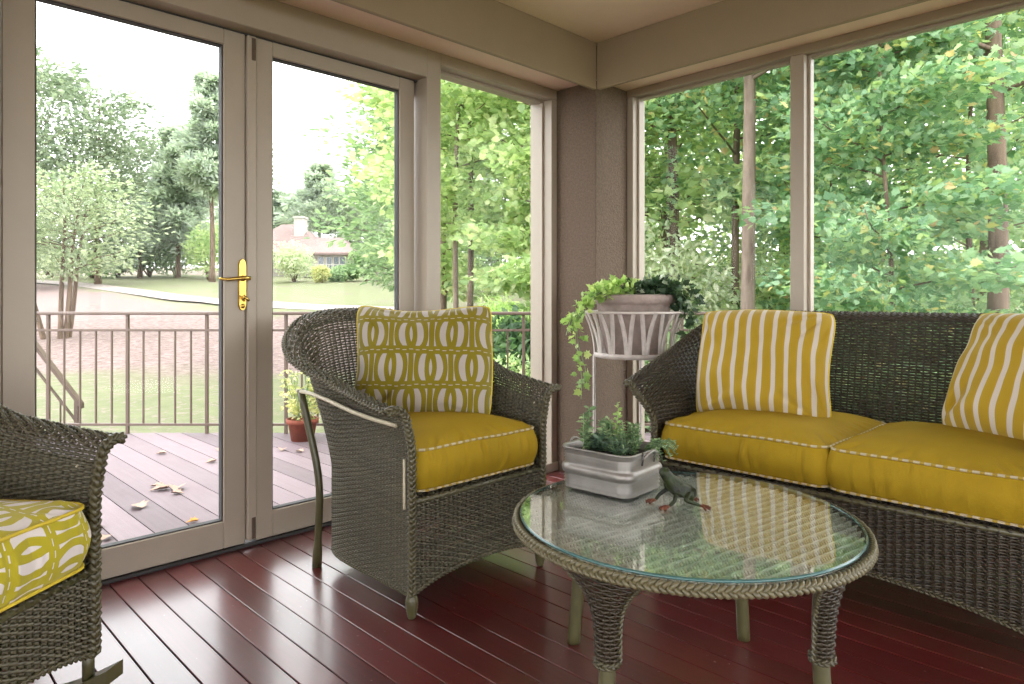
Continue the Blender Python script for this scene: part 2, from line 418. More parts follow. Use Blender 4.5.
def braid(P, Nn, r, pitch, k=3, sides=6, closed=False, flat=0.6):
    """plait of k strands following the polyline P; Nn gives the outward side at each point"""
    P = np.asarray(P, float); Nn = np.asarray(Nn, float)
    d = np.linalg.norm(np.diff(P, axis=0), axis=1); s = np.concatenate([[0], np.cumsum(d)])
    n = max(int(s[-1] / pitch * 10), 12)
    t = np.linspace(0, s[-1], n)
    Q = np.stack([np.interp(t, s, P[:, i]) for i in range(3)], 1)
    Nq = np.stack([np.interp(t, s, Nn[:, i]) for i in range(3)], 1)
    T = np.gradient(Q, axis=0); T /= np.linalg.norm(T, axis=1)[:, None]
    if closed:
        T[0] = T[-1] = (T[0] + T[-1]) / np.linalg.norm(T[0] + T[-1])
        cyc = max(round(s[-1] / pitch), 1); pitch = s[-1] / cyc
    Nq = Nq - T * (Nq * T).sum(1)[:, None]; Nq /= np.linalg.norm(Nq, axis=1)[:, None]
    B = np.cross(T, Nq)
    parts = []
    for i in range(k):
        ph = 2 * PI * (t / pitch + i / k)
        C = Q + B * (r * np.sin(ph))[:, None] + Nq * (r * flat * np.sin(2 * ph))[:, None]
        parts.append(tube(C, r * 0.62, sides))
    return parts

def smooth01(x): x = np.clip(x, 0, 1); return x * x * (3 - 2 * x)

# ------------------------------------------------------------------ soft furnishing
def rrect(a, b, r, n=120, sup=None):
    """rounded rectangle outline, half sizes a,b, counter-clockwise"""
    pts = []
    seg = [((a - r, -b + r), -PI / 2), ((a - r, b - r), 0), ((-a + r, b - r), PI / 2), ((-a + r, -b + r), PI)]
    for (cx, cy), a0 in seg:
        for q in np.linspace(0, PI / 2, 8): pts.append((cx + r * math.cos(a0 + q), cy + r * math.sin(a0 + q)))
    pts = np.array(pts + [pts[0]])
    d = np.concatenate([[0], np.cumsum(np.linalg.norm(np.diff(pts, axis=0), axis=1))])
    t = np.linspace(0, d[-1], n, endpoint=False)
    return np.stack([np.interp(t, d, pts[:, 0]), np.interp(t, d, pts[:, 1])], 1), t / d[-1], d[-1]

def box_cushion(name, label, group, loc, rz, a, b, h, crown, cloth, pipecloth, seed=0, r=0.045, uvs=1.0, bulge=0.02, back_in=0.0):
    """boxed seat cushion: half depth a (local x), half width b (local y), height h between the two pipings"""
    rg = np.random.default_rng(seed)
    root = thing(name, label, 'seat cushion', loc, rz, group)
    nn = 460
    O, tt, per = rrect(a, b, r, nn)
    tb_ = np.clip((-O[:, 0] - a * 0.1) / (a * 0.9), 0, 1)
    O[:, 1] *= 1 - back_in * tb_ ** 2.5
    ang = tt * per
    pk = np.zeros(nn)
    for f in (13, 19, 27, 38, 52): pk += rg.uniform(0.3, 1) * np.sin(2 * PI * f * tt + rg.uniform(0, 6)) / (f ** 0.35)
    nrm = np.stack([np.roll(O[:, 1], -1) - np.roll(O[:, 1], 1), -(np.roll(O[:, 0], -1) - np.roll(O[:, 0], 1))], 1)
    nrm /= np.linalg.norm(nrm, axis=1)[:, None]
    wob = 0.001 * np.sin(2 * PI * 3 * tt + rg.uniform(0, 6)) + 0.001 * np.sin(2 * PI * 7 * tt + rg.uniform(0, 6))
    rings, uv = [], []
    kb = 12
    for s in np.linspace(0.05, 1, 7)[:-1]:                       # underside
        rings.append(np.c_[O * s, np.full(nn, -0.004 + 0.004 * s)]); uv.append(O * s)
    cre = [(rg.uniform(0, per), rg.uniform(0.004, 0.011), rg.uniform(0.3, 1.0), rg.uniform(-0.02, 0.02), rg.integers(0, 3), rg.uniform(0.25, 0.7)) for _ in range(int(per * 30))]
    for k in range(kb + 1):
        q = k / kb
        crs = np.zeros(nn)
        for (p0, wd, dp, sl, end, ln) in cre:
            e_ = math.exp(-(((q - 0.98) if end == 0 else (q - 0.02)) / ln) ** 2) if end < 2 else math.sin(PI * q)
            dd_ = (ang - p0 - sl * q + per / 2) % per - per / 2
            crs -= dp * e_ * (np.exp(-(dd_ / wd) ** 2) - 0.55 * np.exp(-((dd_ - wd * 2.2) / (wd * 1.6)) ** 2))
        crs *= 0.0062 * min(1, 6 * q, 6 * (1 - q))
        puff = math.sin(PI * q) * bulge + pk * 0.0040 * (0.45 + abs(q - 0.5) * 1.3) * math.sin(PI * q) ** 0.35 * 1.5
        puff = puff + crs
        xy = O + nrm * (puff if np.ndim(puff) else np.full(nn, puff))[:, None]
        rings.append(np.c_[xy, q * h + wob * q]); uv.append(np.c_[O[:, 0] + nrm[:, 0] * q * h, O[:, 1] + nrm[:, 1] * q * h])
    for s in (0.985, 0.96, 0.92, 0.86, 0.78, 0.68, 0.56, 0.42, 0.27, 0.12, 0.0):
        rise = crown * (1 - s ** 3.2) + (pk * 0.0090 * math.exp(-((0.93 - s) / 0.06) ** 2))
        rings.append(np.c_[O * s, h + wob * s + rise * np.ones(nn)]); uv.append(O * s)
    V = np.concatenate(rings); nr = len(rings)
    i = np.arange(nr - 1)[:, None]; j = np.arange(nn)[None, :]; j2 = (j + 1) % nn
    Fc = np.stack([i * nn + j, i * nn + j2, (i + 1) * nn + j2, (i + 1) * nn + j], -1).reshape(-1, 4)
    UV = np.concatenate(uv) * uvs + 0.5
    mesh_obj('cushion_cover', [(V, Fc)], cloth, root, uv=UV)
    for q, nm in ((1.0, 'piping'), (0.0, 'piping')):
        P = np.c_[O + nrm * 0.003, np.full(nn, q * h) + wob * q]
        Vt, Ft = tube(P, 0.0042, 6, closed=True)
        uvp = np.repeat(np.c_[tt * per, np.zeros(nn)], 6, axis=0)
        mesh_obj(nm, [(Vt, Ft)], pipecloth, root, uv=uvp)
    return root

def throw_pillow(name, label, group, origin, right, up, a, b, T, cloth, pipecloth, seed=0, slump=0.02):
    """square scatter cushion. origin = middle of its lower edge, right/up = unit directions of its face"""
    rg = np.random.default_rng(seed)
    right = Vector(right).normalized(); up = Vector(up).normalized(); nrm = right.cross(up).normalized(); up = nrm.cross(right)
    root = thing(name, label, 'pillow', (0, 0, 0), 0, group)
    root.matrix_world = Matrix(((right.x, up.x, nrm.x, origin[0]), (right.y, up.y, nrm.y, origin[1]), (right.z, up.z, nrm.z, origin[2]), (0, 0, 0, 1)))
    n = 61
    g = np.linspace(-1, 1, n); g = np.sign(g) * (1 - (1 - np.abs(g)) ** 1.4)
    U, W = np.meshgrid(g, g, indexing='ij')
    e1, e2 = rg.uniform(0, 6, 2)
    a_, b_ = a, b; U0, W0 = U, W; U = U * (1 - 0.055 * np.abs(W0) ** 9); W = W * (1 - 0.055 * np.abs(U0) ** 9)
    X = a * U * (1 - 0.035 * (1 - W ** 2) * U ** 2); Y = b * W * (1 - 0.035 * (1 - U ** 2) * W ** 2)
    X = X + 0.006 * np.sin(3.1 * W + e1) * U ** 2; Y = Y + 0.006 * np.sin(3.3 * U + e2) * W ** 2
    Y = Y - slump * (W > 0) * W ** 2 * (1 - U ** 2)             # sagging top edge
    U, W = U0, W0
    prof = (np.clip(1 - U ** 4, 0, 1) * np.clip(1 - W ** 4, 0, 1)) ** 0.52
    wr = np.zeros_like(U)
    for _ in range(14):                                           # creases that run out of the corners and edges
        cx, cy = rg.choice([-1, 1], 2); th = rg.uniform(0, PI / 2)
        dx, dy = U - cx, W - cy; r_ = np.hypot(dx, dy) + 1e-6
        an = np.arctan2(np.abs(dy), np.abs(dx))
        wr += rg.uniform(0.3, 1) * np.exp(-((an - th) / 0.09) ** 2) * np.exp(-((r_ - 0.5) / 0.33) ** 2)
    for _ in range(12):
        f = rg.normal(0, 6, 2); wr += 0.12 * np.sin(f[0] * U + f[1] * W + rg.uniform(0, 6))
    zf = T * prof - 0.02 * wr * prof ** 0.5 * (prof > 0); zb = -T * prof * 0.8
    idx = np.arange(n * n).reshape(n, n)
    q = np.stack([idx[:-1, :-1], idx[1:, :-1], idx[1:, 1:], idx[:-1, 1:]], -1).reshape(-1, 4)
    Vf = np.stack([X, Y + b, zf], -1).reshape(-1, 3); Vb = np.stack([X, Y + b, zb], -1).reshape(-1, 3)
    uv = np.stack([(U + 1) / 2, (W + 1) / 2], -1).reshape(-1, 2)
    mesh_obj('pillow_cover', [(Vf, q), (Vb, q[:, ::-1].copy())], cloth, root, uv=np.concatenate([uv, uv]))
    e = np.concatenate([idx[:, 0], idx[-1, 1:], idx[::-1, -1][1:], idx[0, ::-1][1:-1]])
    P = Vf[e].copy(); P[:, 2] = 0
    Vt, Ft = tube(P, 0.0045, 6, closed=True, up=(0, 0, 1))
    mesh_obj('piping', [(Vt, Ft)], pipecloth, root)
    return root

# ------------------------------------------------------------------ wicker seating
def wicker_shell(w, L, x0, nexp, crest, lean, flare, rho, zb, flare_from, zseat=0.38, tuck=0.0):
    """single woven skin: right front -> round the back -> left front. returns S(u,v), helpers"""
    a = L - x0
    ph = np.linspace(-PI / 2, PI / 2, 400)
    cx = -x0 - a * np.cos(ph) ** (2 / nexp); cy = w * np.sign(np.sin(ph)) * np.abs(np.sin(ph)) ** (2 / nexp)
    xs = np.linspace(0, -x0, 40)[:-1]
    X = np.concatenate([xs, cx, xs[::-1]]); Y = np.concatenate([np.full(39, -w), cy, np.full(39, w)])
    d = np.concatenate([[0], np.cumsum(np.hypot(np.diff(X), np.diff(Y)))]); tot = d[-1]
    tx, ty = np.gradient(X, d + np.arange(len(d)) * 1e-9), np.gradient(Y, d + np.arange(len(d)) * 1e-9)
    nx, ny = ty, -tx; nn = np.hypot(nx, ny); nx, ny = nx / nn, ny / nn
    # blur the normals so the roll does not pinch at the corners
    kk = np.ones(9) / 9
    def fn(arr): return lambda u: np.interp(u * tot, d, arr)
    fX, fY, fNx, fNy = fn(X), fn(Y), fn(nx), fn(ny)
    cX, cZ = np.array([c[0] for c in crest]), np.array([c[1] for c in crest])
    o = np.argsort(cX)
    def S(U, V):
        U = np.asarray(U, float); V = np.asarray(V, float)
        x, y = fX(U), fY(U); ox, oy = fNx(U), fNy(U)
        # outward = away from the seat
        sgn = np.where(ox * (x + x0 * 0.5) + oy * y < 0, -1.0, 1.0); ox, oy = ox * sgn, oy * sgn
        zc = np.interp(x, cX[o], cZ[o])
        back = smooth01((-x - x0 * 0.9) / (L - x0 * 0.9)) ** 1.3
        vb = 0.88
        t = np.clip(V / vb, 0, 1)
        ztop = zc - rho
        zlo = zb(x, y)
        z = zlo + (ztop - zlo) * t
        hgt = np.clip((z - zseat) / (ztop - zseat + 1e-6), 0, 1)
        fl = np.clip((z - flare_from) / (ztop - flare_from + 1e-6), 0, 1)
        out = (1 - back) * flare * fl ** 1.8 + back * lean * hgt ** 1.2
        low = np.clip((zseat - z) / zseat, 0, 1); out = out - tuck * low
        r = np.clip((V - vb) / (1 - vb), 0, 1) * math.radians(118)
        rr = rho * (1 - 0.1 * back)
        out = out + np.where(V > vb, rr * (1 - np.cos(r)), 0)
        z = z + np.where(V > vb, rr * np.sin(r), 0)
        return np.stack([x + ox * out, y + oy * out, z], -1)
    return S, tot

def poly(S, us, v):
    us = np.asarray(us, float); v = np.broadcast_to(np.asarray(v, float), us.shape)
    P = S(us, v); e = 2e-3
    du = S(np.clip(us + e, 0, 1), v) - S(np.clip(us - e, 0, 1), v)
    dv = S(us, np.clip(v + e, 0, 1)) - S(us, np.clip(v - e, 0, 1))
    Nn = np.cross(du, dv); Nn /= np.linalg.norm(Nn, axis=1)[:, None] + 1e-12
    return P, Nn

def wicker_seat(root, w, L, x0, nexp, crest, lean, flare, rho, flare_from, mats, spoke=0.022, rows=90, arch=0.045, zlow=0.065,
                foot_h=0.075, rocker=False, seed=1, footx=-0.01, postw=0.012, strand=0.0043):
    wk, br, pl, rt = mats
    zb = lambda x, y: zlow + 0.0 * x + np.where(x < -x0, 0.0, 0.0)
    S, tot = wicker_shell(w, L, x0, nexp, crest, lean, flare, rho, zb, flare_from)
    nu = int(tot / spoke)
    mesh_obj('woven_body', weave(S, nu, rows, seed=seed, ra=strand), wk, root)
    # plaited edges
    us = np.linspace(0, 1, 160)
    P, Nn = poly(S, us, 1.0); mesh_obj('rim_braid', braid(P, Nn, 0.0075, 0.05), br, root)
    P, Nn = poly(S, us, 0.0); mesh_obj('base_braid', braid(P, Nn, 0.006, 0.045), br, root)
    vs = np.linspace(0, 1, 60)
    for u in (0.0, 1.0):
        Pp = S(np.full(60, u), vs); Nn = np.tile(np.array([1, 0, 0.0]), (60, 1))
        mesh_obj('front_post', braid(Pp + np.array([0.004, 0, 0]), Nn, postw * 0.8, 0.05) + [tube(Pp + np.array([-0.004, 0, 0]), postw * 0.6, 8)], br, root)
        Pq = S(np.full(30, u), np.linspace(0.44, 0.70, 30)) + np.array([-0.020, (-1 if u == 0 else 1) * 0.012, 0])
        mesh_obj('bare_rail', [tube(Pq, 0.0045, 6)], rt, root)
    # apron with its arched lower edge
    zt = 0.372
    def A(U, V):
        y = (2 * U - 1) * w
        lo = zlow + arch * (1 - np.abs(2 * U - 1) ** 2.6)
        return np.stack([np.full_like(y, 0.002) + 0.0 * V, y, lo + (zt - lo) * V], -1)
    mesh_obj('apron', weave(A, max(int(2 * w / spoke), 4), int((zt - zlow) / 0.0096), seed=seed + 5, ra=0.0041), wk, root)
    uu = np.linspace(0, 1, 60)
    P = A(uu, np.zeros(60)); mesh_obj('apron_braid', braid(P, np.tile([1, 0, 0.0], (60, 1)), 0.006, 0.045), br, root)
    # seat platform
    def Bt(U, V):
        x = -0.012 - (L - 0.035) * V
        ww = w * np.where(-x < x0, 1.0, np.clip(1 - ((-x - x0) / (L - x0)) ** nexp, 0, 1) ** (1 / nexp))
        return np.stack([x, (2 * U - 1) * (ww - 0.006), np.full_like(x, 0.368)], -1)
    mesh_obj('seat_platform', weave(Bt, max(int(2 * w / 0.03), 4), int(L / 0.011), seed=seed + 9, ra=0.005, amp=0.003), wk, root)
    mesh_obj('seat_rail', [tube([(0.0, -w, 0.362), (0.0, w, 0.362)], 0.009, 8)], pl, root)
    return S

def turned_foot(h):
    return [(0.0, 0), (0.011, 0), (0.014, 0.006 * h / 0.08), (0.0175, 0.022), (0.021, 0.045), (0.020, 0.062), (0.014, h - 0.004), (0.0115, h + 0.004), (0.012, h + 0.03), (0.0, h + 0.031)]

def ringed(prof):  # fine turned rings on the bulb
    out = []
    for (r0, z0), (r1, z1) in zip(prof[:-1], prof[1:]):
        n = max(int(abs(z1 - z0) / 0.004), 1)
        for i in range(n):
            t = i / n; out.append((r0 + (r1 - r0) * t - (0.0012 if (len(out) % 2) else 0), z0 + (z1 - z0) * t))
    out.append(prof[-1]); return [(max(r, 0), z) for r, z in out]

def armchair(name, label, loc, rz, rocker=False, seed=1):
    root = thing(name, label, 'armchair', loc, rz)
    crest = [(0.05, 0.652), (0, 0.656), (-0.12, 0.672), (-0.28, 0.70), (-0.42, 0.745), (-0.50, 0.79), (-0.56, 0.86), (-0.595, 0.925), (-0.625, 0.958), (-0.9, 0.962)]
    mats = (M['wicker'], M['braid'], M['pole'], M['rattan'])
    w = 0.298
    S = wicker_seat(root, w, 0.62, 0.30, 3.3, crest, 0.12, 0.018, 0.052, 0.5, mats, seed=seed, spoke=0.0185, zlow=0.075 if not rocker else 0.165)
    for s in (-1, 1):
        if not rocker:
            V, Fc = lathe(ringed(turned_foot(0.078)), 20, -0.006, s * (w - 0.006)); V[:, 2] += 0.0
            mesh_obj('front_foot', [(V, Fc)], M['pole'], root)
            top = (-0.565, s * (w + 0.040), 0.655); bot = (-0.585, s * (w - 0.0), 0.0)
            q3 = np.linspace(0, 0.655, 14); P = np.c_[np.interp(q3, [0, 0.33, 0.655], [-0.585, -0.535, -0.625]), s * np.interp(q3, [0, 0.33, 0.655], [w, w + 0.012, w + 0.045]), q3]
            for _ in range(3): P[1:-1] = (P[:-2] + P[2:] + 2 * P[1:-1]) / 4
            r = np.where(np.linspace(0, 0.655, 14) < 0.09, 0.0175, 0.0135)
            lg = mesh_obj('rear_leg', [tube(P, r, 12)], M['pole'], root)
        else:
            mesh_obj('front_leg', [tube([(-0.01, s * (w - 0.004), 0.09), (-0.01, s * (w - 0.004), 0.20)], 0.013, 12)], M['pole'], root)
            mesh_obj('rear_leg', [tube([(-0.56, s * (w + 0.0), 0.05), (-0.58, s * (w + 0.03), 0.62)], 0.013, 12)], M['pole'], root)
            t = np.linspace(-0.82, 0.055, 30)
            zc = 0.0 + 0.74 * (t + 0.33) ** 2
            Pv = []
            for x, z in zip(t, zc): Pv += [(x, s * w - 0.027, z), (x, s * w + 0.027, z), (x, s * w + 0.027, z + 0.034), (x, s * w - 0.027, z + 0.034)]
            Fs = []
            for k in range(29):
                for j in range(4): Fs.append((k * 4 + j, k * 4 + (j + 1) % 4, (k + 1) * 4 + (j + 1) % 4, (k + 1) * 4 + j))
            Fs += [(3, 2, 1, 0), (116, 117, 118, 119)]
            fix_normals(mesh_obj('rocker_runner', [(Pv, Fs)], M['pole'], root, smooth=False))
        # bare rattan rail below the arm, from rear leg to front post
        xs = np.linspace(-0.645, -0.05, 20)
        zz = 0.650 - 0.055 * smooth01((xs + 0.6) / 0.6); yy = s * (w + 0.048 - 0.03 * smooth01((xs + 0.3) / 0.3))
        mesh_obj('arm_rail', [tube(np.c_[xs, yy, zz], 0.0075, 8)], M['rattan'], root)
    return root

# ------------------------------------------------------------------ plants
def leaf_cloud(C, D, size, shape='diamond', fold=0.25, rg=None, sj=0.3, up=0.6):
    """leaves at centres C; D = preferred pointing directions (n,3) or None"""
    rg = rg or RNG
    n = len(C)
    T = rg.normal(0, 1, (n, 3)) if D is None else D + rg.normal(0, 0.5, (n, 3))
    T /= np.linalg.norm(T, axis=1)[:, None]
    Z = rg.normal(0, 1, (n, 3)) * (1 - up) + np.array([0, 0, up])
    Nn = Z - T * (Z * T).sum(1)[:, None]; Nn /= np.linalg.norm(Nn, axis=1)[:, None] + 1e-9
    B = np.cross(Nn, T)
    s = size * (1 + rg.uniform(-sj, sj, n))
    if shape == 'diamond':
        tv = np.array([(0, 0, 0), (0.45, 0.30, fold), (1, 0, 0.0), (0.45, -0.30, fold)]); tf = np.array([[0, 1, 2], [0, 2, 3]])
    elif shape == 'oval':
        tv = np.array([(0, 0, 0), (0.25, 0.22, fold * .6), (0.65, 0.25, fold * .6), (1, 0, 0), (0.65, -0.25, fold * .6), (0.25, -0.22, fold * .6)])
        tf = np.array([[0, 1, 2], [0, 2, 3], [0, 3, 4], [0, 4, 5]])
    elif shape == 'lobed':
        o = [(0, 0), (-0.12, 0.22), (0.10, 0.30), (0.12, 0.52), (0.36, 0.34), (0.50, 0.50), (0.58, 0.24), (1.0, 0.0),
             (0.58, -0.24), (0.50, -0.50), (0.36, -0.34), (0.12, -0.52), (0.10, -0.30), (-0.12, -0.22)]
        tv = np.array([(0.30, 0, -0.0)] + [(x, y, fold * abs(y)) for x, y in o]); k = len(o)
        tf = np.array([[0, 1 + i, 1 + (i + 1) % k] for i in range(k)])
    elif shape == 'blade':
        tv = np.array([(0, 0.03, 0), (0.5, 0.045, 0.05), (1, 0, -0.1), (0.5, -0.045, 0.05), (0, -0.03, 0)]); tf = np.array([[0, 1, 3], [0, 3, 4], [1, 2, 3]])
    elif shape == 'needle':
        tv = np.array([(0, 0.06, 0), (1, 0.10, 0), (1, -0.10, 0), (0, -0.06, 0), (0.2, 0.5, 0.3), (0.9, 0.35, 0.3), (0.2, -0.5, .3), (0.9, -0.35, .3)])
        tf = np.array([[0, 1, 2], [0, 2, 3], [0, 4, 5], [3, 6, 7]])
    V = C[:, None, :] + s[:, None, None] * (tv[None, :, 0, None] * T[:, None, :] + tv[None, :, 1, None] * B[:, None, :] + tv[None, :, 2, None] * Nn[:, None, :])
    Fc = (np.arange(n)[:, None, None] * len(tv) + tf[None]).reshape(-1, 3)
    return V.reshape(-1, 3), Fc

def wobble_line(p0, p1, n, amp, rg):
    t = np.linspace(0, 1, n)[:, None]
    P = np.array(p0) * (1 - t) + np.array(p1) * t
    L = np.linalg.norm(np.array(p1) - np.array(p0))
    for f in (1.3, 2.7):
        P += amp * L / f * np.sin(f * PI * t + rg.uniform(0, 6, 3)[None]) * t * (1.05 - t * 0.3)
    return P

def tree(name, label, group, loc, H, r0, crown0, crown_r, nleaf, lsize, lmat, bark, shape='lobed', kind='broad', seed=1, stems=1, lean=(0, 0), trunk_only_to=None, flat=0.35, nb=None, cat='tree', twig=0.55):
    rg = np.random.default_rng(seed)
    root = thing(name, label, cat, loc, 0, group)
    trunks, tips = [], []
    brs = []
    for s in range(stems):
        off = np.array([rg.normal(0, 0.25), rg.normal(0, 0.25), 0]) * (stems > 1)
        top = off * 4 + np.array([lean[0], lean[1], H * 0.97])
        P = wobble_line(off - np.array([0, 0, 0.3]), top, 18, 0.018, rg)
        rad = r0 * (1 - 0.82 * np.linspace(0, 1, 18) ** 1.1); rad[0] *= 1.35; rad[1] *= 1.08
        trunks.append(tube(P, rad, 10))
        k = nb or int(10 + H)
        for b in range(k):
            f = (b + rg.uniform(0, 1)) / k; hh = crown0 + (H * 0.97 - crown0) * f
            tt = hh / (H * 0.97); base = np.array([np.interp(tt, np.linspace(0, 1, 18), P[:, i]) for i in range(3)])
            az = b * 2.399 + rg.uniform(-.5, .5)
            if kind == 'broad': ln = crown_r * (0.55 + 0.45 * math.sin(PI * min(f * 0.85 + 0.12, 1))) * rg.uniform(0.75, 1.1); rise = 0.25 + 0.5 * f
            elif kind == 'pine': ln = crown_r * (1.0 - 0.75 * f) * rg.uniform(0.5, 1.1); rise = 0.15 + 0.3 * f
            else: ln = crown_r * rg.uniform(0.6, 1.05) * (0.45 + 0.55 * math.sin(PI * min(f * 0.9 + 0.1, 1))); rise = 0.5
            end = base + np.array([math.cos(az) * ln, math.sin(az) * ln, rise * ln * rg.uniform(0.3, 1.0)])
            B = wobble_line(base, end, 8, 0.06, rg)
            brs.append(tube(B, np.linspace(max(r0 * 0.30 * (1 - 0.6 * f), 0.012), 0.006, 8), 5))
            m = 3 if kind == 'pine' else 5
            for j in range(m):
                t = 0.35 + 0.65 * (j + 0.5) / m
                p = B[min(int(t * 7), 7)]
                tips.append((p, ln * twig, (end - base) / (np.linalg.norm(end - base) + 1e-9)))
    per = max(nleaf // len(tips), 1)
    Cs, Ds = [], []
    for p, sp, dr in tips:
        ml = rg.integers(max(per // 2, 1), per * 3 // 2 + 2)
        q = rg.normal(0, 1, (ml, 3)); q /= np.linalg.norm(q, axis=1)[:, None]
        q *= (rg.uniform(0, 1, (ml, 1)) ** 0.45) * sp; q[:, 2] *= flat
        Cs.append(p + q); Ds.append(np.tile(dr, (ml, 1)) + q / (sp + 1e-9) - np.array([0, 0, 0.25]))
    C = np.concatenate(Cs); D = np.concatenate(Ds)
    C[:, 2] = np.maximum(C[:, 2], 0.05)
    mesh_obj('foliage', [leaf_cloud(C, D, lsize, shape, rg=rg)], lmat, root, smooth=False)
    mesh_obj('trunk', trunks, bark, root)
    mesh_obj('branches', brs, bark, root)
    return root

def copy_tree(o, parent=None):
    c = o.copy(); COL.objects.link(c); c.parent = parent
    for ch in list(o.children): copy_tree(ch, c)
    return c

def shrub(name, label, group, loc, r, h, nleaf, lsize, lmat, shape='oval', seed=1, lumps=7, cat='shrub'):
    rg = np.random.default_rng(seed)
    root = thing(name, label, cat, loc, 0, group)
    Cs = []; st = []
    for k in range(lumps):
        a = rg.uniform(0, 2 * PI); d = r * 0.55 * rg.uniform(0, 1) ** 0.5
        c = np.array([math.cos(a) * d, math.sin(a) * d, h * rg.uniform(0.35, 0.72)])
        n = nleaf // lumps
        q = rg.normal(0, 1, (n, 3)); q /= np.linalg.norm(q, axis=1)[:, None]; q *= rg.uniform(0, 1, (n, 1)) ** 0.3
        Cs.append(c + q * np.array([r * 0.55, r * 0.55, h * 0.36]))
        st.append(tube(wobble_line((0, 0, -0.05), c, 6, 0.08, rg), np.linspace(0.03 * r + 0.008, 0.008, 6), 5))
    C = np.concatenate(Cs); C[:, 2] = np.maximum(C[:, 2], 0.03)
    mesh_obj('foliage', [leaf_cloud(C, None, lsize, shape, rg=rg)], lmat, root, smooth=False)
    mesh_obj('stems', st, M['bark'], root)
    return root

# =================================================================== THE PORCH
SP = 0.0895
pl = []
y = -2.655 - SP * 40
while y < 0.10:
    pl.append(box(-0.02, 5.75, y + 0.0017, y + SP - 0.0017, -0.022, 0.0, bev=0.0015)); y += SP
struct(fix_normals(mesh_obj('floor', pl, M['floor'], smooth=False)))
struct(boxes('floor_substrate', [(-0.05, 5.75, -6.3, 0.12, -0.12, -0.024)], M['dark']))
ZS, ZL, ZC = 2.195, 2.130, 2.385
struct(boxes('ceiling', [(-0.2, 5.9, -6.4, 0.2, ZC, ZC + 0.08)], M['ceil']))
struct(boxes('trim_1', [(-0.14, 0.340, -6.3, 0.16, ZS, ZC), (0.340, 0.364, -6.3, -0.297, ZL, ZC)], M['beam'], bev=0.003))
struct(boxes('trim_2', [(0.345, 5.8, -0.270, 0.16, ZS, ZC - 0.0005), (0.364, 5.8, -0.297, -0.270, ZL, ZC - 0.0005)], M['beam'], bev=0.003))
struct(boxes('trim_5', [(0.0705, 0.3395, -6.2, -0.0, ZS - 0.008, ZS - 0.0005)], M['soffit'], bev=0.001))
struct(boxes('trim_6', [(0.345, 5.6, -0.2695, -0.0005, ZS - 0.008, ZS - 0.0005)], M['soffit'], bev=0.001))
struct(boxes('column', [(-0.10, 0.352, -0.289, 0.14, -0.1, ZS - 0.009)], M['stucco'], bev=0.004))
# left wall (the door side)
struct(boxes('wall_left', [
    (-0.10, 0.070, -6.3, -1.229, 2.052, ZS), (-0.10, 0.070, -1.229, -1.143, 0.0, ZS), (-0.10, 0.070, -1.143, -0.289, 2.130, ZS),
    (-0.10, 0.070, -0.335, -0.289, 0.0, 2.130), (-0.10, 0.070, -1.143, -0.335, 0.0, 0.045),
    (-0.10, 0.012, -3.60, -2.868, 0.0, 2.052), (0.012, 0.070, -3.70, -2.905, 0.0, 2.052), (-0.10, 0.07, -6.3, -3.60, 0.0, 0.5)], M['paint'], bev=0.003))
struct(boxes('trim_3', [(-0.02, -0.004, -2.86, -1.2295, 2.044, 2.052)], M['gap'], bev=0.001))
struct(boxes('door_sill', [(-0.09, 0.006, -2.868, -1.229, 0.0, 0.013)], M['gap']))
def leaf(n, y0, y1, g0, g1, handle=False):
    z0, z1, gb, gt = 0.016, 2.045, 0.122, 1.985
    d = struct(boxes('door_%d' % n, [(-0.050, -0.002, y0, g0, z0, z1), (-0.050, -0.002, g1, y1, z0, z1), (-0.050, -0.002, g0, g1, z0, gb), (-0.050, -0.002, g0, g1, gt, z1)], M['paint'], bev=0.003))
    e = 0.005
    boxes('glazing_bead', [(-0.040, -0.010, g0, g0 + e, gb, gt), (-0.040, -0.010, g1 - e, g1, gb, gt), (-0.040, -0.010, g0 + e, g1 - e, gb, gb + e), (-0.040, -0.010, g0 + e, g1 - e, gt - e, gt)], M['gap'], d, bev=0.001)
    boxes('glass_pane', [(-0.029, -0.023, g0 + e, g1 - e, gb + e, gt - e)], M['glass'], d, bev=0)
    return d
d1 = leaf(1, -2.864, -2.081, -2.776, -2.166)
d2 = leaf(2, -2.036, -1.250, -1.967, -1.336)
fix_normals(boxes('astragal', [(-0.03, 0.010, -2.077, -2.038, 0.026, 2.043)], M['paint'], d2, bev=0.004))
struct(boxes('trim_4', [(-0.10, -0.055, -2.868, -1.229, 2.0, 2.052)], M['paint']))
for z0, z1 in ((1.945, 2.035), (0.03, 0.115)):
    boxes('flush_bolt', [(0.002, 0.012, -2.060, -2.043, z0, z1), (0.009, 0.017, -2.056, -2.047, z0 + 0.01, z0 + 0.04)], M['bolt'], d2, bev=0.002)
# lever handle: plate, spindle boss, lever, thumb turn
pt = []
ys = -2.094
prof = [(-0.016, 0.962), (-0.010, 0.948), (0.0, 0.942), (0.010, 0.948), (0.016, 0.962), (0.016, 1.128), (0.012, 1.142), (0.0, 1.152), (-0.012, 1.142), (-0.016, 1.128)]
k = len(prof)
Vp = [(-0.002, ys + a, b) for a, b in prof] + [(0.006, ys + a * 0.85, 1.047 + (b - 1.047) * 0.98) for a, b in prof]
h = fix_normals(mesh_obj('door_handle', [(Vp, [tuple(range(k))[::-1], tuple(range(k, 2 * k))] + [(i, (i + 1) % k, k + (i + 1) % k, k + i) for i in range(k)])], M['brass'], d1, smooth=False))
V, Fc = lathe([(0, 0), (0.013, 0), (0.012, 0.006), (0.008, 0.012), (0.008, 0.05), (0.0, 0.052)], 16)
V = np.c_[V[:, 2], V[:, 0] + ys, V[:, 1] + 1.072]
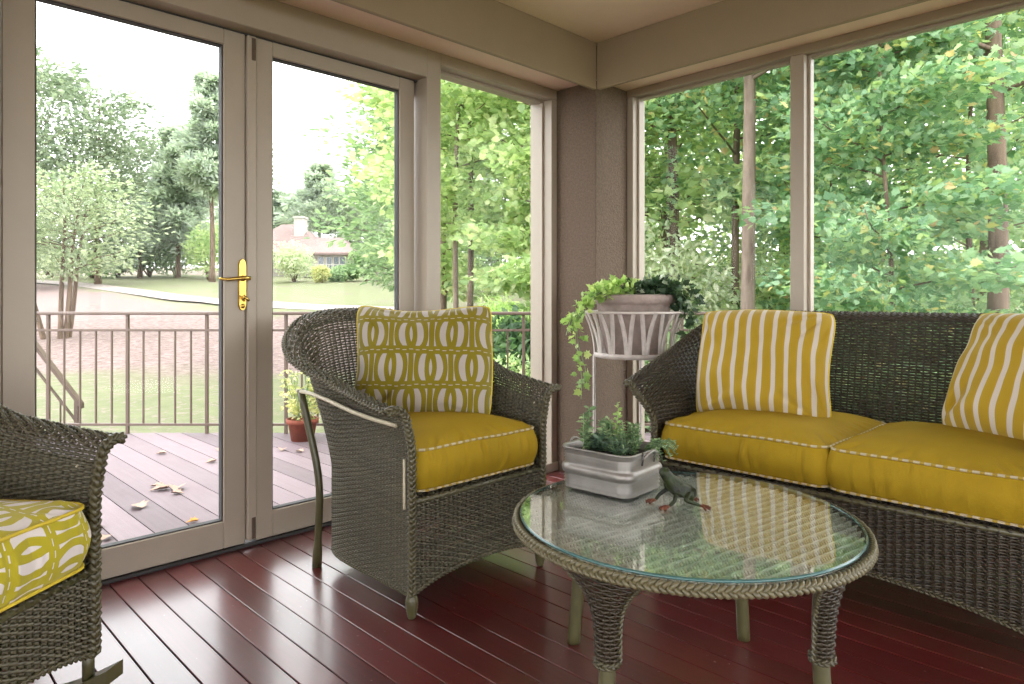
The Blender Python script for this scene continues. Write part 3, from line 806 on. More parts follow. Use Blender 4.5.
P = np.array([(0.045, ys + 0.012, 1.072), (0.047, ys - 0.01, 1.073), (0.048, ys - 0.04, 1.070), (0.047, ys - 0.075, 1.066), (0.044, ys - 0.10, 1.068), (0.040, ys - 0.106, 1.070)])
mesh_obj('lever', [(V, Fc), tube(P, [0.009, 0.0085, 0.0075, 0.0065, 0.006, 0.004], 10)], M['brass'], h)
mesh_obj('thumb_turn', [tube([(0.0, ys, 0.995), (0.024, ys, 0.995)], 0.006, 10), tube([(0.026, ys - 0.006, 1.003), (0.027, ys + 0.016, 0.983)], 0.0055, 8)], M['brass'], h)
V, Fc = lathe([(0, 0), (0.009, 0), (0.009, 0.004), (0, 0.005)], 14); mesh_obj('key_cylinder', [(np.c_[V[:, 2] + 0.004, V[:, 0] + ys, V[:, 1] + 0.962], Fc)], M['brass'], h)

def window(n, axis, a0, a1, zb, zt, pos):
    """fixed light: thin frame and one pane, in the plane axis=pos"""
    e, t = 0.014, 0.02
    L = [(a0, a0 + e, zb, zt), (a1 - e, a1, zb, zt), (a0 + e, a1 - e, zb, zb + e), (a0 + e, a1 - e, zt - e, zt)]
    f = (lambda b: (pos - t, pos + t, b[0], b[1], b[2], b[3])) if axis == 0 else (lambda b: (b[0], b[1], pos - t, pos + t, b[2], b[3]))
    w_ = struct(boxes('window_%d' % n, [f(b) for b in L], M['paint'], bev=0.002))
    g = (pos - 0.003, pos + 0.003, a0 + e, a1 - e, zb + e, zt - e) if axis == 0 else (a0 + e, a1 - e, pos - 0.003, pos + 0.003, zb + e, zt - e)
    boxes('glass_pane', [g], M['glass'], w_, bev=0)
window(1, 0, -1.143, -0.335, 0.045, 2.130, -0.012)
# right wall (the garden side)
XP = [(0.352, 0.394), (1.299, 1.365), (2.62, 2.69), (3.95, 4.02), (5.28, 5.75)]
lst = [(0.352, 5.75, 0.0, 0.12, 2.147, ZS), (0.352, 5.75, 0.0, 0.12, 0.0, 0.055)] + [(a, b, 0.0, 0.12, 0.0, 2.147) for a, b in XP]
struct(boxes('wall_right', lst, M['paint'], bev=0.003))
struct(boxes('baseboard_left', [(0.070, 0.082, -1.229, -0.289, 0.0, 0.05)], M['paint']))
for i in range(4): window(2 + i, 1, XP[i][1], XP[i + 1][0], 0.055, 2.147, 0.062)
# unseen sides behind the viewer, left unglazed to let extra daylight in
struct(boxes('wall_back', [(0.0, 5.8, -6.3, -6.2, 2.10, ZC - 0.001)] + [(x, x + 0.09, -6.3, -6.2, 0.0, 2.1) for x in (0.0, 1.3, 2.6, 3.9, 5.2)], M['paint']))
struct(boxes('wall_east', [(5.68, 5.78, -6.2, -0.3, 2.10, ZC - 0.001)] + [(5.68, 5.78, y, y + 0.09, 0.0, 2.1) for y in (-5.2, -3.9, -2.6, -1.3)], M['paint']))

# =================================================================== THE DECK
def diag_x(y, ahead): return CAM[0] - (ahead - math.cos(TH) * (y - CAM[1])) / math.sin(TH)
SD = 0.143
pl = []; y = -2.255 - SD * 26
while y < 1.55:
    a, b = y + 0.003, y + SD - 0.003
    xr = -0.075 if b < 0.30 else 0.5
    x0a, x0b = diag_x(a, 5.13), diag_x(b, 5.13)
    if x0b < xr - 0.1:
        V = [(x0a, a, -0.055), (x0b, b, -0.055), (xr, b, -0.055), (xr, a, -0.055), (x0a, a, -0.03), (x0b, b, -0.03), (xr, b, -0.03), (xr, a, -0.03)]
        pl.append((V, np.array([[0, 1, 2, 3], [7, 6, 5, 4], [0, 4, 5, 1], [1, 5, 6, 2], [2, 6, 7, 3], [3, 7, 4, 0]])))
    y += SD
deck = fix_normals(mesh_obj('deck', pl, M['deck'], smooth=False)); deck['kind'] = 'structure'
P0, P1 = site(-6.0, 5.06, -0.25), site(1.75, 5.06, -0.25)
def beam_between(A, B, w, z0, z1):
    A, B = np.array(A, float), np.array(B, float); t = (B - A) / np.linalg.norm(B - A); n = np.array([-t[1], t[0], 0]) * w / 2
    V = [A + n, A - n, B - n, B + n]; V = [(v[0], v[1], z0) for v in V] + [(v[0], v[1], z1) for v in V]
    return V, np.array([[0, 1, 2, 3], [7, 6, 5, 4], [0, 4, 5, 1], [1, 5, 6, 2], [2, 6, 7, 3], [3, 7, 4, 0]])
struct(fix_normals(mesh_obj('deck_fascia', [beam_between(P0, P1, 0.04, -0.30, -0.056)], M['rail'], smooth=False)))

rail = thing('deck_railing', 'long brown metal railing with thin balusters along the deck edge', 'railing', site(-1.7, 5.10, 0.0), TH + PI / 2 - PI / 2)
ang = math.atan2(RGT[1], RGT[0]); rail.rotation_euler = (0, 0, ang)
X0, X1 = -4.3 + 1.7 - 0.6, 1.72 + 1.7
boxes('top_rail', [(X0, X1, -0.03, 0.03, 0.862, 0.886)], M['rail'], rail, bev=0.006)
boxes('middle_rail', [(X0, X1, -0.012, 0.012, 0.738, 0.756)], M['rail'], rail)
boxes('bottom_rail', [(X0, X1, -0.012, 0.012, 0.030, 0.048)], M['rail'], rail)
xk = -3.483 + 1.7; kk = math.ceil((X0 - xk) / 0.119)
while xk + kk * 0.119 < X1:
    x = xk + kk * 0.119
    if kk % 5 == 0: boxes('railing_post', [(x - 0.011, x + 0.011, -0.011, 0.011, -0.03, 0.864)], M['rail'], rail)
    else: boxes('baluster', [(x - 0.0065, x + 0.0065, -0.0065, 0.0065, 0.046, 0.740)], M['rail'], rail)
    kk += 1
st = thing('stair_handrail', 'brown sloping stair handrail beyond the deck railing, at the left', 'railing', site(-3.9, 5.75, 0), 0)
st.rotation_euler = (0, 0, ang)
def slope(x, off): return 0.565 + off - 1.30 * (x + 0.16)
boxes('end_post', [(0.20, 0.235, -0.02, 0.02, -0.90, 0.115)], M['rail'], st)
for off, r, nm in ((0.06, 0.026, 'hand_rail'), (-0.14, 0.012, 'lower_rail')):
    V = []
    for x in (-0.55, 0.26 if off > 0 else 0.2):
        z = slope(x, off); V += [(x, -r, z - r), (x, r, z - r), (x, r, z + r * 0.7), (x, -r, z + r * 0.7)]
    fix_normals(mesh_obj(nm, [(V, [(0, 1, 2, 3), (7, 6, 5, 4), (0, 4, 5, 1), (1, 5, 6, 2), (2, 6, 7, 3), (3, 7, 4, 0)])], M['rail'], st, smooth=False))
for x in np.arange(-0.5, 0.18, 0.115):
    boxes('baluster', [(x - 0.006, x + 0.006, -0.006, 0.006, slope(x, -0.95), slope(x, -0.14))], M['rail'], st)

leaves = [(-2.081, -1.718, 0), (-1.188, -1.937, 0), (-1.206, -1.985, 0), (-1.277, -2.0, 0), (-1.089, -1.995, 0), (-0.93, -2.189, 0), (-0.793, -2.397, 1), (-0.545, -2.07, 1),
          (-0.571, -2.445, 0), (-1.89, -1.445, 0), (-1.632, -1.57, 0), (-1.647, -1.117, 0), (-1.49, -1.06, 0)]
LL = ['pale fallen leaf lying farthest left on the deck boards', 'tan curled leaf at the back of the leaf cluster on the deck', 'tan fallen leaf in the middle of the leaf cluster on the deck',
      'small tan leaf at the left of the leaf cluster on the deck', 'tan leaf at the right of the leaf cluster on the deck', 'large pale leaf lying alone in the middle of the deck boards',
      'small orange leaf on the deck close to the rocking chair arm', 'small orange leaf on the deck by the first door bottom rail', 'small dull leaf on the deck nearest the rocking chair seat',
      'tan leaf near the far railing seen beside the door stile', 'reddish leaf on the deck left of the door stile', 'tan leaf on the deck seen through the second door', 'reddish leaf on the deck beside the terracotta pot']
for i, (x, y, o) in enumerate(leaves):
    rg = np.random.default_rng(40 + i)
    a = rg.uniform(0, 6); s = (0.085 if i in (5, 2, 1) else 0.06) if not o else 0.045
    V, Fc = leaf_cloud(np.zeros((1, 3)), np.array([[40 * math.cos(a), 40 * math.sin(a), 0]]), s, 'lobed', fold=0.5, rg=rg, sj=0.1, up=1.0)
    Vt = V.copy(); V = np.concatenate([V + np.array([0, 0, 0.004]), V + np.array([0, 0, 0.0025])]); n_ = len(Vt)
    q = mesh_obj('fallen_leaf', [(V, np.concatenate([Fc, Fc[:, ::-1] + n_]))], M['fallen_orange'] if o else M['fallen'])
    q.location = (x, y, -0.027 + max(0, -V[:, 2].min())); tag(q, LL[i], 'leaf', 'fallen leaves on the deck')

pot = thing('potted_plant', 'terracotta pot of straggly yellow-green plants on the deck behind the armchair', 'potted plant', (-1.85, -0.87, -0.03))
mesh_obj('pot', [lathe([(0, 0), (0.078, 0), (0.10, 0.125), (0.112, 0.125), (0.114, 0.155), (0.102, 0.157), (0.095, 0.13), (0, 0.13)], 28)], M['terra'], pot)
rg = np.random.default_rng(3); C, D, stems = [], [], []
for i in range(26):
    a = rg.uniform(0, 2 * PI); r = rg.uniform(0.02, 0.17); hgt = rg.uniform(0.22, 0.44) - 0.4 * r * 0.5
    P = wobble_line((math.cos(a) * 0.04, math.sin(a) * 0.04, 0.12), (math.cos(a) * r, math.sin(a) * r, 0.12 + hgt), 8, 0.05, rg)
    stems.append(tube(P, 0.0025, 4))
    for j in range(16):
        p = P[rg.integers(2, 8)] + rg.normal(0, 0.022, 3); C.append(p); D.append((math.cos(a), math.sin(a), 0.2))
mesh_obj('leaves', [leaf_cloud(np.array(C), np.array(D), 0.04, 'oval', rg=rg)], M['leaf_yellow'], pot, smooth=False)
mesh_obj('stems', stems, M['leaf_herb'], pot)

# =================================================================== THE SEATING
ac = armchair('armchair', 'olive wicker armchair by the glass doors, holding a trellis pillow', (0.958, -1.675, 0), 0.0, seed=3)
box_cushion('seat_cushion', 'mustard seat cushion in the wicker armchair by the glass doors', None, (0.958 - 0.268, -1.675, 0.388), 0, 0.268, 0.272, 0.130, 0.055, M['yellow'], M['piping'], seed=4, back_in=0.3)
throw_pillow('throw_pillow', 'square pillow with olive and white oval trellis print in the armchair', None, (0.598, -1.662, 0.522), (RGT[0], RGT[1], -0.01), (FWD[0] * 0.25, FWD[1] * 0.25, 1), 0.268, 0.230, 0.10, M['trellis'], M['pipeyellow'], seed=8, slump=0.02)

rk_c = site(-1.020, 1.29, 0.0)
rk = armchair('rocking_chair', 'olive wicker rocking chair cut off at the left edge', (rk_c[0], rk_c[1], 0.0), math.radians(37), rocker=True, seed=11)
cc = rk_c + np.array([math.cos(math.radians(37)), math.sin(math.radians(37)), 0]) * (-0.252)
box_cushion('seat_cushion', 'yellow and white trellis print seat cushion in the rocking chair', None, (cc[0], cc[1], 0.388), math.radians(37), 0.268, 0.270, 0.135, 0.035, M['trellis_seat'], M['pipeyellow'], seed=14, uvs=3.0, back_in=0.3)

sofa = thing('wicker_loveseat', 'dark olive wicker loveseat under the garden windows', 'sofa', (1.835, -0.985, 0), -PI / 2)
SC = [(0.05, 0.648), (0, 0.655), (-0.13, 0.703), (-0.30, 0.760), (-0.45, 0.818), (-0.56, 0.880), (-0.63, 0.928), (-0.9, 0.940)]
wicker_seat(sofa, 0.645, 0.74, 0.36, 4.0, SC, 0.085, 0.095, 0.030, 0.5, (M['wicker_dark'], M['braid'], M['pole'], M['rattan']), spoke=0.025, rows=88, strand=0.0050, arch=0.085, seed=21, zlow=0.068)
for sx, sy in ((-0.008, 1), (-0.008, -1)):
    V, Fc = lathe(ringed(turned_foot(0.07)), 20, sx, sy * 0.638); mesh_obj('front_foot', [(V, Fc)], M['pole'], sofa)
for sy in (1, -1): mesh_obj('rear_leg', [tube([(-0.70, sy * 0.55, 0.0), (-0.69, sy * 0.55, 0.3)], 0.017, 12)], M['pole'], sofa)
box_cushion('seat_cushion', 'mustard seat cushion on the left half of the loveseat', 'loveseat seat cushions', (1.526, -0.985 + 0.31, 0.386), -PI / 2, 0.31, 0.304, 0.128, 0.050, M['yellow'], M['piping'], seed=31)
box_cushion('seat_cushion', 'mustard seat cushion on the right half of the loveseat', 'loveseat seat cushions', (2.141, -0.985 + 0.31, 0.386), -PI / 2, 0.31, 0.304, 0.128, 0.050, M['yellow'], M['piping'], seed=32)
a1 = math.radians(13)
throw_pillow('throw_pillow', 'upright yellow striped pillow at the left arm of the loveseat', 'striped pillows on the loveseat', (1.466, -0.680, 0.515), (math.cos(a1), math.sin(a1), 0), (-math.sin(a1) * 0.26, math.cos(a1) * 0.26, 1), 0.256, 0.222, 0.11, M['stripe'], M['pipeyellow'], seed=9, slump=0.0)
a2 = math.radians(-22)
throw_pillow('throw_pillow', 'yellow striped pillow slouching at the right end of the loveseat, partly cut off', 'striped pillows on the loveseat', (2.265, -0.60, 0.520), (math.cos(a2), math.sin(a2), -0.06), (0.26, 0.33, 1), 0.245, 0.225, 0.11, M['stripe'], M['pipeyellow'], seed=10, slump=0.0)

# =================================================================== COFFEE TABLE
TC = (1.752, -1.707)
tb = thing('coffee_table', 'round wicker coffee table with glass top and plaited rim', 'table', (TC[0], TC[1], 0), 0)
az = math.radians(81.2); ca, sa = math.cos(az), math.sin(az); RR = 0.415
def D(U, V):
    s = (2 * V - 1) * RR; t = (2 * U - 1) * RR      # u across the ribs, v along them
    return np.stack([t * sa + s * ca, -t * ca + s * sa, np.full_like(s, 0.4395)], -1)
pp = weave(D, 31, 92, ra=0.0044, rb=0.003, rs=0.0045, seed=40, valley=0.022, per=8)
clip = []
for V, Fc in pp:
    r = np.hypot(V[:, 0], V[:, 1]); ok = (r[Fc] < RR).all(1); clip.append((V, Fc[ok]))
mesh_obj('woven_top', clip, M['wicker_table'], tb)
a = np.linspace(0, 2 * PI, 241)
ring = lambda r, z: np.c_[r * np.cos(a), r * np.sin(a), np.full(241, z)]
out_n = np.c_[np.cos(a), np.sin(a), np.full(241, 0.25)]
mesh_obj('plaited_rim', braid(ring(0.426, 0.4345), out_n, 0.0086, 0.044, closed=True, sides=8, flat=0.5), M['rimbraid'], tb)
mesh_obj('rim_winding', [tube(np.array([((0.415 + 0.009 * math.cos(q)) * math.cos(b), (0.415 + 0.009 * math.cos(q)) * math.sin(b), 0.432 + 0.009 * math.sin(q)) for q, b in zip(np.linspace(0, 2 * PI * 300, 2400, endpoint=False), np.linspace(0, 2 * PI, 2400, endpoint=False))]), 0.0034, 4, closed=True)], M['wicker_dark'], tb)
mesh_obj('under_frame', [tube(ring(0.385, 0.418)[:-1], 0.013, 8, closed=True), tube([(-0.385, 0, 0.418), (0.385, 0, 0.418)], 0.010, 8), tube([(0, -0.385, 0.408), (0, 0.385, 0.408)], 0.010, 8)], M['pole'], tb)
GM = {}
m, nt, out = mat('table_glass')
f = thin_fresnel(nt, 1.55); fm = N(nt, 'ShaderNodeMath', operation='MULTIPLY', inp={0: f.outputs[0], 1: 1.35}); fm.use_clamp = True
t_ = N(nt, 'ShaderNodeBsdfTransparent', inp={'Color': (0.95, 0.985, 0.975, 1)}); g_ = N(nt, 'ShaderNodeBsdfGlossy', inp={'Roughness': 0.0, 'Color': (1, 1, 1, 1)})
x_ = N(nt, 'ShaderNodeMixShader', inp={0: fm.outputs[0], 1: t_.outputs[0], 2: g_.outputs[0]}); nt.links.new(x_.outputs[0], out.inputs[0])
M['tglass'] = m
M['tedge'] = simple('glass_edge', (0.045, 0.12, 0.115, 1), 0.2, spec=0.8)
gt = mesh_obj('glass_top', [lathe([(0, 0.4455), (0.412, 0.4455)], 128), lathe([(0.412, 0.4530), (0, 0.4530)], 128)], M['tglass'], tb)
mesh_obj('polished_edge', [lathe([(0.412, 0.4455), (0.415, 0.4470), (0.4160, 0.4493), (0.415, 0.4515), (0.412, 0.4530)], 128)], M['tedge'], gt)
def bracket(az0):
    ca, sa = math.cos(az0), math.sin(az0)
    def Bk(U, V):
        s = (2 * U - 1)
        g = np.clip((V - 0.25) / 0.75, 0, 1) ** 2.6
        # lower: half sleeve round the leg, upper: arc of the rim
        th = s * 1.75
        xl = 0.333 + 0.026 * np.cos(th); yl = 0.026 * np.sin(th)
        aw = s * 0.30; xu = 0.400 * np.cos(aw); yu = 0.400 * np.sin(aw)
        x = xl * (1 - g) + xu * g + 0.010 * V * (1 - g); yy = yl * (1 - g) + yu * g
        yy = yy * (1 + 0.25 * V * (1 - g))
        z = 0.205 + 0.216 * V
        return np.stack([x * ca - yy * sa, x * sa + yy * ca, z], -1)
    return Bk
leg0 = None
for q in range(4):
    az0 = q * PI / 2 - PI / 2 + 0.04
    if leg0 is None:
        Bk = bracket(0.0)
        P = np.array([(0.352, 0, 0.0), (0.347, 0, 0.06), (0.338, 0, 0.14), (0.333, 0, 0.22), (0.334, 0, 0.32), (0.345, 0, 0.41)])
        tt = np.linspace(0, 1, 16); P = np.stack([np.interp(tt * 0.41, P[:, 2], P[:, i]) for i in range(3)], 1)
        leg0 = mesh_obj('leg', [tube(P, 0.0185, 14)], M['pole'], tb)
        wp = [mesh_obj('woven_sleeve', weave(Bk, 9, 24, ra=0.0038, rb=0.0026, amp=0.0016, rs=0.002, seed=50, rib=0.0004, jit=0.0001), M['wicker_dark'], leg0)]
        bb = []
        vv = np.linspace(0, 1, 40)
        for u in (0.0, 1.0): bb += braid(Bk(np.full(40, u), vv), np.tile([1, 0, 0.0], (40, 1)), 0.0055, 0.04)
        th = np.linspace(0, 2 * PI, 60); bb += braid(np.c_[0.337 + 0.024 * np.cos(th), 0.024 * np.sin(th), np.full(60, 0.205)], np.c_[np.cos(th), np.sin(th), 0 * th], 0.006, 0.04, closed=True)
        wp.append(mesh_obj('sleeve_braid', bb, M['braid'], leg0)); leg0.rotation_euler = (0, 0, az0)
    else:
        c = copy_tree(leg0, tb); c.rotation_euler = (0, 0, az0)

# galvanised planter ----------------------------------------------------
pz = 0.4535
plz = thing('metal_planter', 'rounded rectangular ribbed galvanised planter on the coffee table', 'planter', (1.487, -1.655, pz), math.radians(4))
O0, t0, per0 = rrect(0.114, 0.098, 0.036, 120)
nr0 = np.stack([np.roll(O0[:, 1], -1) - np.roll(O0[:, 1], 1), -(np.roll(O0[:, 0], -1) - np.roll(O0[:, 0], 1))], 1); nr0 /= np.linalg.norm(nr0, axis=1)[:, None]
pr_ = [(-0.10, 0.0), (-0.010, 0.0), (-0.003, 0.003), (0.0, 0.008), (-0.004, 0.014), (0.0015, 0.019), (-0.0045, 0.024), (0.0015, 0.029), (-0.0045, 0.034), (0.001, 0.038), (-0.003, 0.042),
       (0.005, 0.049), (0.0075, 0.057), (0.0075, 0.063), (0.004, 0.070), (-0.004, 0.076), (0.0005, 0.080), (-0.0045, 0.084), (0.0015, 0.088), (-0.004, 0.092), (0.001, 0.096), (-0.003, 0.100), (0.0, 0.104), (0.001, 0.111),
       (0.004, 0.115), (0.006, 0.118), (0.004, 0.121), (0.0, 0.120), (-0.003, 0.116), (-0.007, 0.095), (-0.008, 0.010), (-0.09, 0.010)]
nn = 120; Vv = np.concatenate([np.c_[(O0 + nr0 * o if abs(o) < 0.05 else O0 * (1 + o * 8)), np.full(nn, z)] for o, z in pr_])
i = np.arange(len(pr_) - 1)[:, None]; j = np.arange(nn)[None, :]; j2 = (j + 1) % nn
mesh_obj('tub', [(Vv, np.stack([i * nn + j, i * nn + j2, (i + 1) * nn + j2, (i + 1) * nn + j], -1).reshape(-1, 4))], M['zinc'], plz)
Vs = np.r_[np.c_[O0 * 0.955, np.full(nn, 0.098)], [[0, 0, 0.106]]]
mesh_obj('soil', [(Vs, np.array([[k_, (k_ + 1) % nn, nn] for k_ in range(nn)]))], M['soil'], plz)
for sx in (1, -1):
    hy = np.linspace(-0.032, 0.032, 14)
    Ph = np.c_[sx * (0.118 + 0.016 * np.cos(hy / 0.032 * PI / 2) ** 0.5), hy, 0.098 + 0.026 * np.cos(hy / 0.032 * PI / 2) ** 0.5]
    hd = mesh_obj('handle', [tube(Ph, 0.0032, 8)], M['zinc'], plz)
    for s in (-1, 1): mesh_obj('handle_loop', [tube([(sx * 0.119, s * 0.032, 0.122), (sx * 0.121, s * 0.032, 0.104), (sx * 0.118, s * 0.032, 0.086)], 0.003, 6)], M['wire'], hd)

def herb(name, label, px, py, stems, h0, h1, leafsize, lmat, shape, spread, lps, seed, curve=0.0, lean=(0, 0)):
    h0 *= 1.15; h1 *= 1.15; leafsize *= 1.25
    rg = np.random.default_rng(seed)
    r_ = thing(name, label, 'plant', (px, py, pz + 0.098), 0, 'plants in the metal planter')
    C, D_, S_ = [], [], []
    for i in range(stems):
        a = rg.uniform(0, 2 * PI); r = spread * rg.uniform(0.2, 1); hh = rg.uniform(h0, h1)
        e = np.array([math.cos(a) * r + lean[0] * hh, math.sin(a) * r + lean[1] * hh, hh])
        P = wobble_line((math.cos(a) * r * 0.2, math.sin(a) * r * 0.2, -0.004), e, 12, 0.06, rg)
        P[:, 2] -= curve * np.linspace(0, 1, 12) ** 3
        S_.append(tube(P, 0.0012, 4))
        for j in range(lps):
            t = 1.5 + (j / lps) * 9.5; k_ = int(t); p = P[k_] + (P[min(k_ + 1, 11)] - P[k_]) * (t - k_)
            aa = j * 2.4; C.append(p); D_.append((3 * math.cos(aa), 3 * math.sin(aa), 1.0))
    mesh_obj('leaves', [leaf_cloud(np.array(C), np.array(D_), leafsize, shape, rg=rg, up=0.7)], lmat, r_, smooth=False)
    mesh_obj('stems', S_, M['leaf_herb'], r_)
herb('herb_plant', 'upright small-leaved sprigs at the left end of the metal planter', 1.435, -1.705, 4, 0.075, 0.115, 0.015, M['leaf_herb'], 'oval', 0.022, 26, 61)
herb('succulent_plant', 'dark bushy succulent low in the left of the metal planter', 1.455, -1.665, 26, 0.02, 0.045, 0.018, M['leaf_herbdark'], 'oval', 0.045, 14, 62)
herb('herb_plant', 'second upright sprig group behind the first in the metal planter', 1.452, -1.63, 3, 0.065, 0.10, 0.015, M['leaf_herb'], 'oval', 0.02, 24, 63)
herb('mint_plant', 'bright green leafy herb in the middle of the metal planter', 1.495, -1.655, 16, 0.035, 0.075, 0.014, M['leaf_herb'], 'oval', 0.045, 18, 64)
herb('tall_herb', 'tallest light green stem rising from the middle of the metal planter', 1.49, -1.64, 2, 0.11, 0.14, 0.013, M['leaf_ivy'], 'oval', 0.014, 20, 65)
herb('spiky_succulent', 'blue-green spiky succulent near the front corner of the metal planter', 1.545, -1.695, 30, 0.025, 0.05, 0.022, M['leaf_herbdark'], 'blade', 0.035, 8, 66)
herb('feathery_herb', 'feathery light green herb in the right half of the metal planter', 1.545, -1.645, 26, 0.04, 0.085, 0.008, M['leaf_herb'], 'oval', 0.045, 26, 67)
herb('trailing_herb', 'pale trailing herb spilling over the right end of the metal planter', 1.575, -1.600, 18, 0.05, 0.085, 0.008, M['leaf_herb'], 'oval', 0.045, 30, 68, curve=0.07, lean=(0.45, 0.5))

# frog ------------------------------------------------------------------
def skin_fig(name, pts, edges, root_i, material, parent=None, sub=2):
    me = bpy.data.meshes.new(name); me.from_pydata([p[:3] for p in pts], edges, []); me.update()
    o = bpy.data.objects.new(name, me); COL.objects.link(o)
    if parent: o.parent = parent
    sk = o.modifiers.new('skin', 'SKIN'); sk.use_smooth_shade = True
    if not me.skin_vertices: 
        bpy.context.view_layer.objects.active = o
    lay = me.skin_vertices[0].data if me.skin_vertices else me.attributes and None
    for i_, p in enumerate(pts):
        r = p[3]; lay[i_].radius = (r, p[4] if len(p) > 4 else r); lay[i_].use_root = (i_ == root_i)
    s = o.modifiers.new('sub', 'SUBSURF'); s.levels = sub; s.render_levels = sub
    me.materials.append(material)
    return o
fr = thing('frog_figurine', 'dark bronze frog figurine with raised head and reddish feet on the glass table top', 'figurine', (1.712, -1.672, pz), math.radians(45.3)); fr.scale = (1.05, 1.05, 0.98)
# local x: image right, y: away, z up. faces -x
body = [(0.030, 0.004, 0.030, 0.014, 0.012), (0.014, 0.0, 0.038, 0.016, 0.013), (-0.006, 0.0, 0.050, 0.0155, 0.0135), (-0.020, 0.0, 0.068, 0.0125, 0.011), (-0.030, -0.001, 0.084, 0.0125, 0.0105), (-0.040, -0.002, 0.090, 0.0085, 0.0065), (0.044, 0.004, 0.022, 0.009, 0.008)]
be = [(0, 1), (1, 2), (2, 3), (3, 4), (4, 5), (0, 6)]
legs = []
def addleg(att, pts_):
    prev = att
    for p in pts_:
        body.append(p); be.append((prev, len(body) - 1)); prev = len(body) - 1
    return prev
body = [(a_ * 1.08, b_, c_ * 1.06, r_ * 1.5, q_ * 1.5) for a_, b_, c_, r_, q_ in body]
f1 = addleg(2, [(-0.022, 0.022, 0.036, 0.006), (-0.040, 0.026, 0.020, 0.005), (-0.050, 0.022, 0.007, 0.0045)])
f2 = addleg(2, [(-0.008, -0.020, 0.034, 0.006), (-0.014, -0.028, 0.018, 0.005), (-0.028, -0.030, 0.007, 0.0045)])
r1 = addleg(0, [(0.018, 0.026, 0.040, 0.0075), (0.004, 0.036, 0.030, 0.006), (0.030, 0.040, 0.010, 0.005), (0.040, 0.040, 0.006, 0.004)])
r2 = addleg(0, [(0.022, -0.022, 0.034, 0.0075), (0.012, -0.030, 0.022, 0.006), (0.040, -0.026, 0.012, 0.005), (0.052, -0.022, 0.006, 0.004)])
skin_ok = True
fb = bpy.data.meshes.new('body')
def build_skin():
    import bmesh
    bm = bmesh.new(); lay = bm.verts.layers.skin.verify()
    vs = [bm.verts.new(p[:3]) for p in body]
    for v, p in zip(vs, body): v[lay].radius = (p[3], p[4] if len(p) > 4 else p[3]); v[lay].use_root = False
    vs[1][lay].use_root = True
    for a_, b_ in be: bm.edges.new((vs[a_], vs[b_]))
    bm.to_mesh(fb); bm.free()
build_skin()
bo = bpy.data.objects.new('body', fb); COL.objects.link(bo); bo.parent = fr
sk = bo.modifiers.new('skin', 'SKIN'); sk.use_smooth_shade = True
sb = bo.modifiers.new('sub', 'SUBSURF'); sb.levels = 2; sb.render_levels = 2
fb.materials.append(M['bronze'])
for nm, idx, dirs in (('front_foot', f1, (-1, 0.1)), ('front_foot', f2, (-1, -0.2)), ('rear_foot', r1, (1, 0.3)), ('rear_foot', r2, (0.9, -0.5))):
    c0 = np.array(body[idx][:3]); toes = []
    for k_ in range(4):
        b0 = math.atan2(dirs[1], dirs[0]) + (k_ - 1.5) * 0.45; L_ = 0.018 + 0.004 * (k_ in (1, 2))
        e = np.array([c0[0] + L_ * math.cos(b0), c0[1] + L_ * math.sin(b0), 0.0028])
        toes.append(tube([c0, (c0 + e) / 2 + [0, 0, 0.002], e, e + (e - c0) * 0.12 * [1, 1, 0]], [0.0042, 0.003, 0.0027, 0.0042], 7))
    mesh_obj(nm, toes, M['redfoot'], fr)
for s in (1, -1):
    V, Fc = lathe([(0, -0.005), (0.0035, -0.0036), (0.005, 0), (0.0035, 0.0036), (0, 0.005)], 12)
    mesh_obj('eye', [(V + np.array([-0.026, s * 0.0085 - 0.001, 0.096]), Fc)], M['bronze'], fr)

# =================================================================== PLANT STAND IN THE CORNER
ps = (0.742, -0.487)
sd = thing('plant_stand', 'tall pale iron basket plant stand in the corner behind the loveseat arm', 'plant stand', (ps[0], ps[1], 0), math.radians(45.3))
a = np.linspace(0, 2 * PI, 97)[:-1]
rg_ = lambda r, z: np.c_[r * np.cos(a), r * np.sin(a), np.full(96, z)]
R1, R0, Z1, Z0 = 0.245, 0.192, 0.925, 0.708
mesh_obj('top_ring', [tube(rg_(R1, Z1), 0.006, 8, closed=True)], M['whitemetal'], sd)
V, Fc = lathe([(R0 - 0.002, Z0), (R0 + 0.002, Z0), (R0 + 0.002, Z0 + 0.024), (R0 - 0.002, Z0 + 0.024), (R0 - 0.002, Z0)], 64)
mesh_obj('base_band', [(V, Fc), tube([(-R0, 0, Z0 + 0.004), (R0, 0, Z0 + 0.004)], 0.006, 6), tube([(0, -R0, Z0 + 0.004), (0, R0, Z0 + 0.004)], 0.006, 6)], M['whitemetal'], sd)
for k_ in range(15):
    th = (k_ + 0.5) * PI / 7.5
    for sg in (-1, 1):
        t = np.linspace(0, 1, 14)
        r = R0 + (R1 - R0) * t ** 2.0; an = th + sg * (0.10 * t ** 1.5 + 0.035)
        P = np.c_[r * np.cos(an), r * np.sin(an), Z0 + 0.012 + (Z1 - Z0 - 0.012) * t]
        nq = len(P); w_ = 0.010
        tg = np.c_[-np.sin(an), np.cos(an), np.zeros(nq)]; nq_ = np.c_[np.cos(an), np.sin(an), np.zeros(nq)] * 0.0015
        V = np.concatenate([P + tg * w_ / 1 - nq_, P - tg * w_ / 1 - nq_, P - tg * w_ / 1 + nq_, P + tg * w_ / 1 + nq_])
        i = np.arange(nq - 1); Fs = np.concatenate([np.stack([b_ * nq + i, b_ * nq + i + 1, ((b_ + 1) % 4) * nq + i + 1, ((b_ + 1) % 4) * nq + i], -1) for b_ in range(4)])
        mesh_obj('basket_stave', [(V, Fs)], M['whitemetal'], sd)
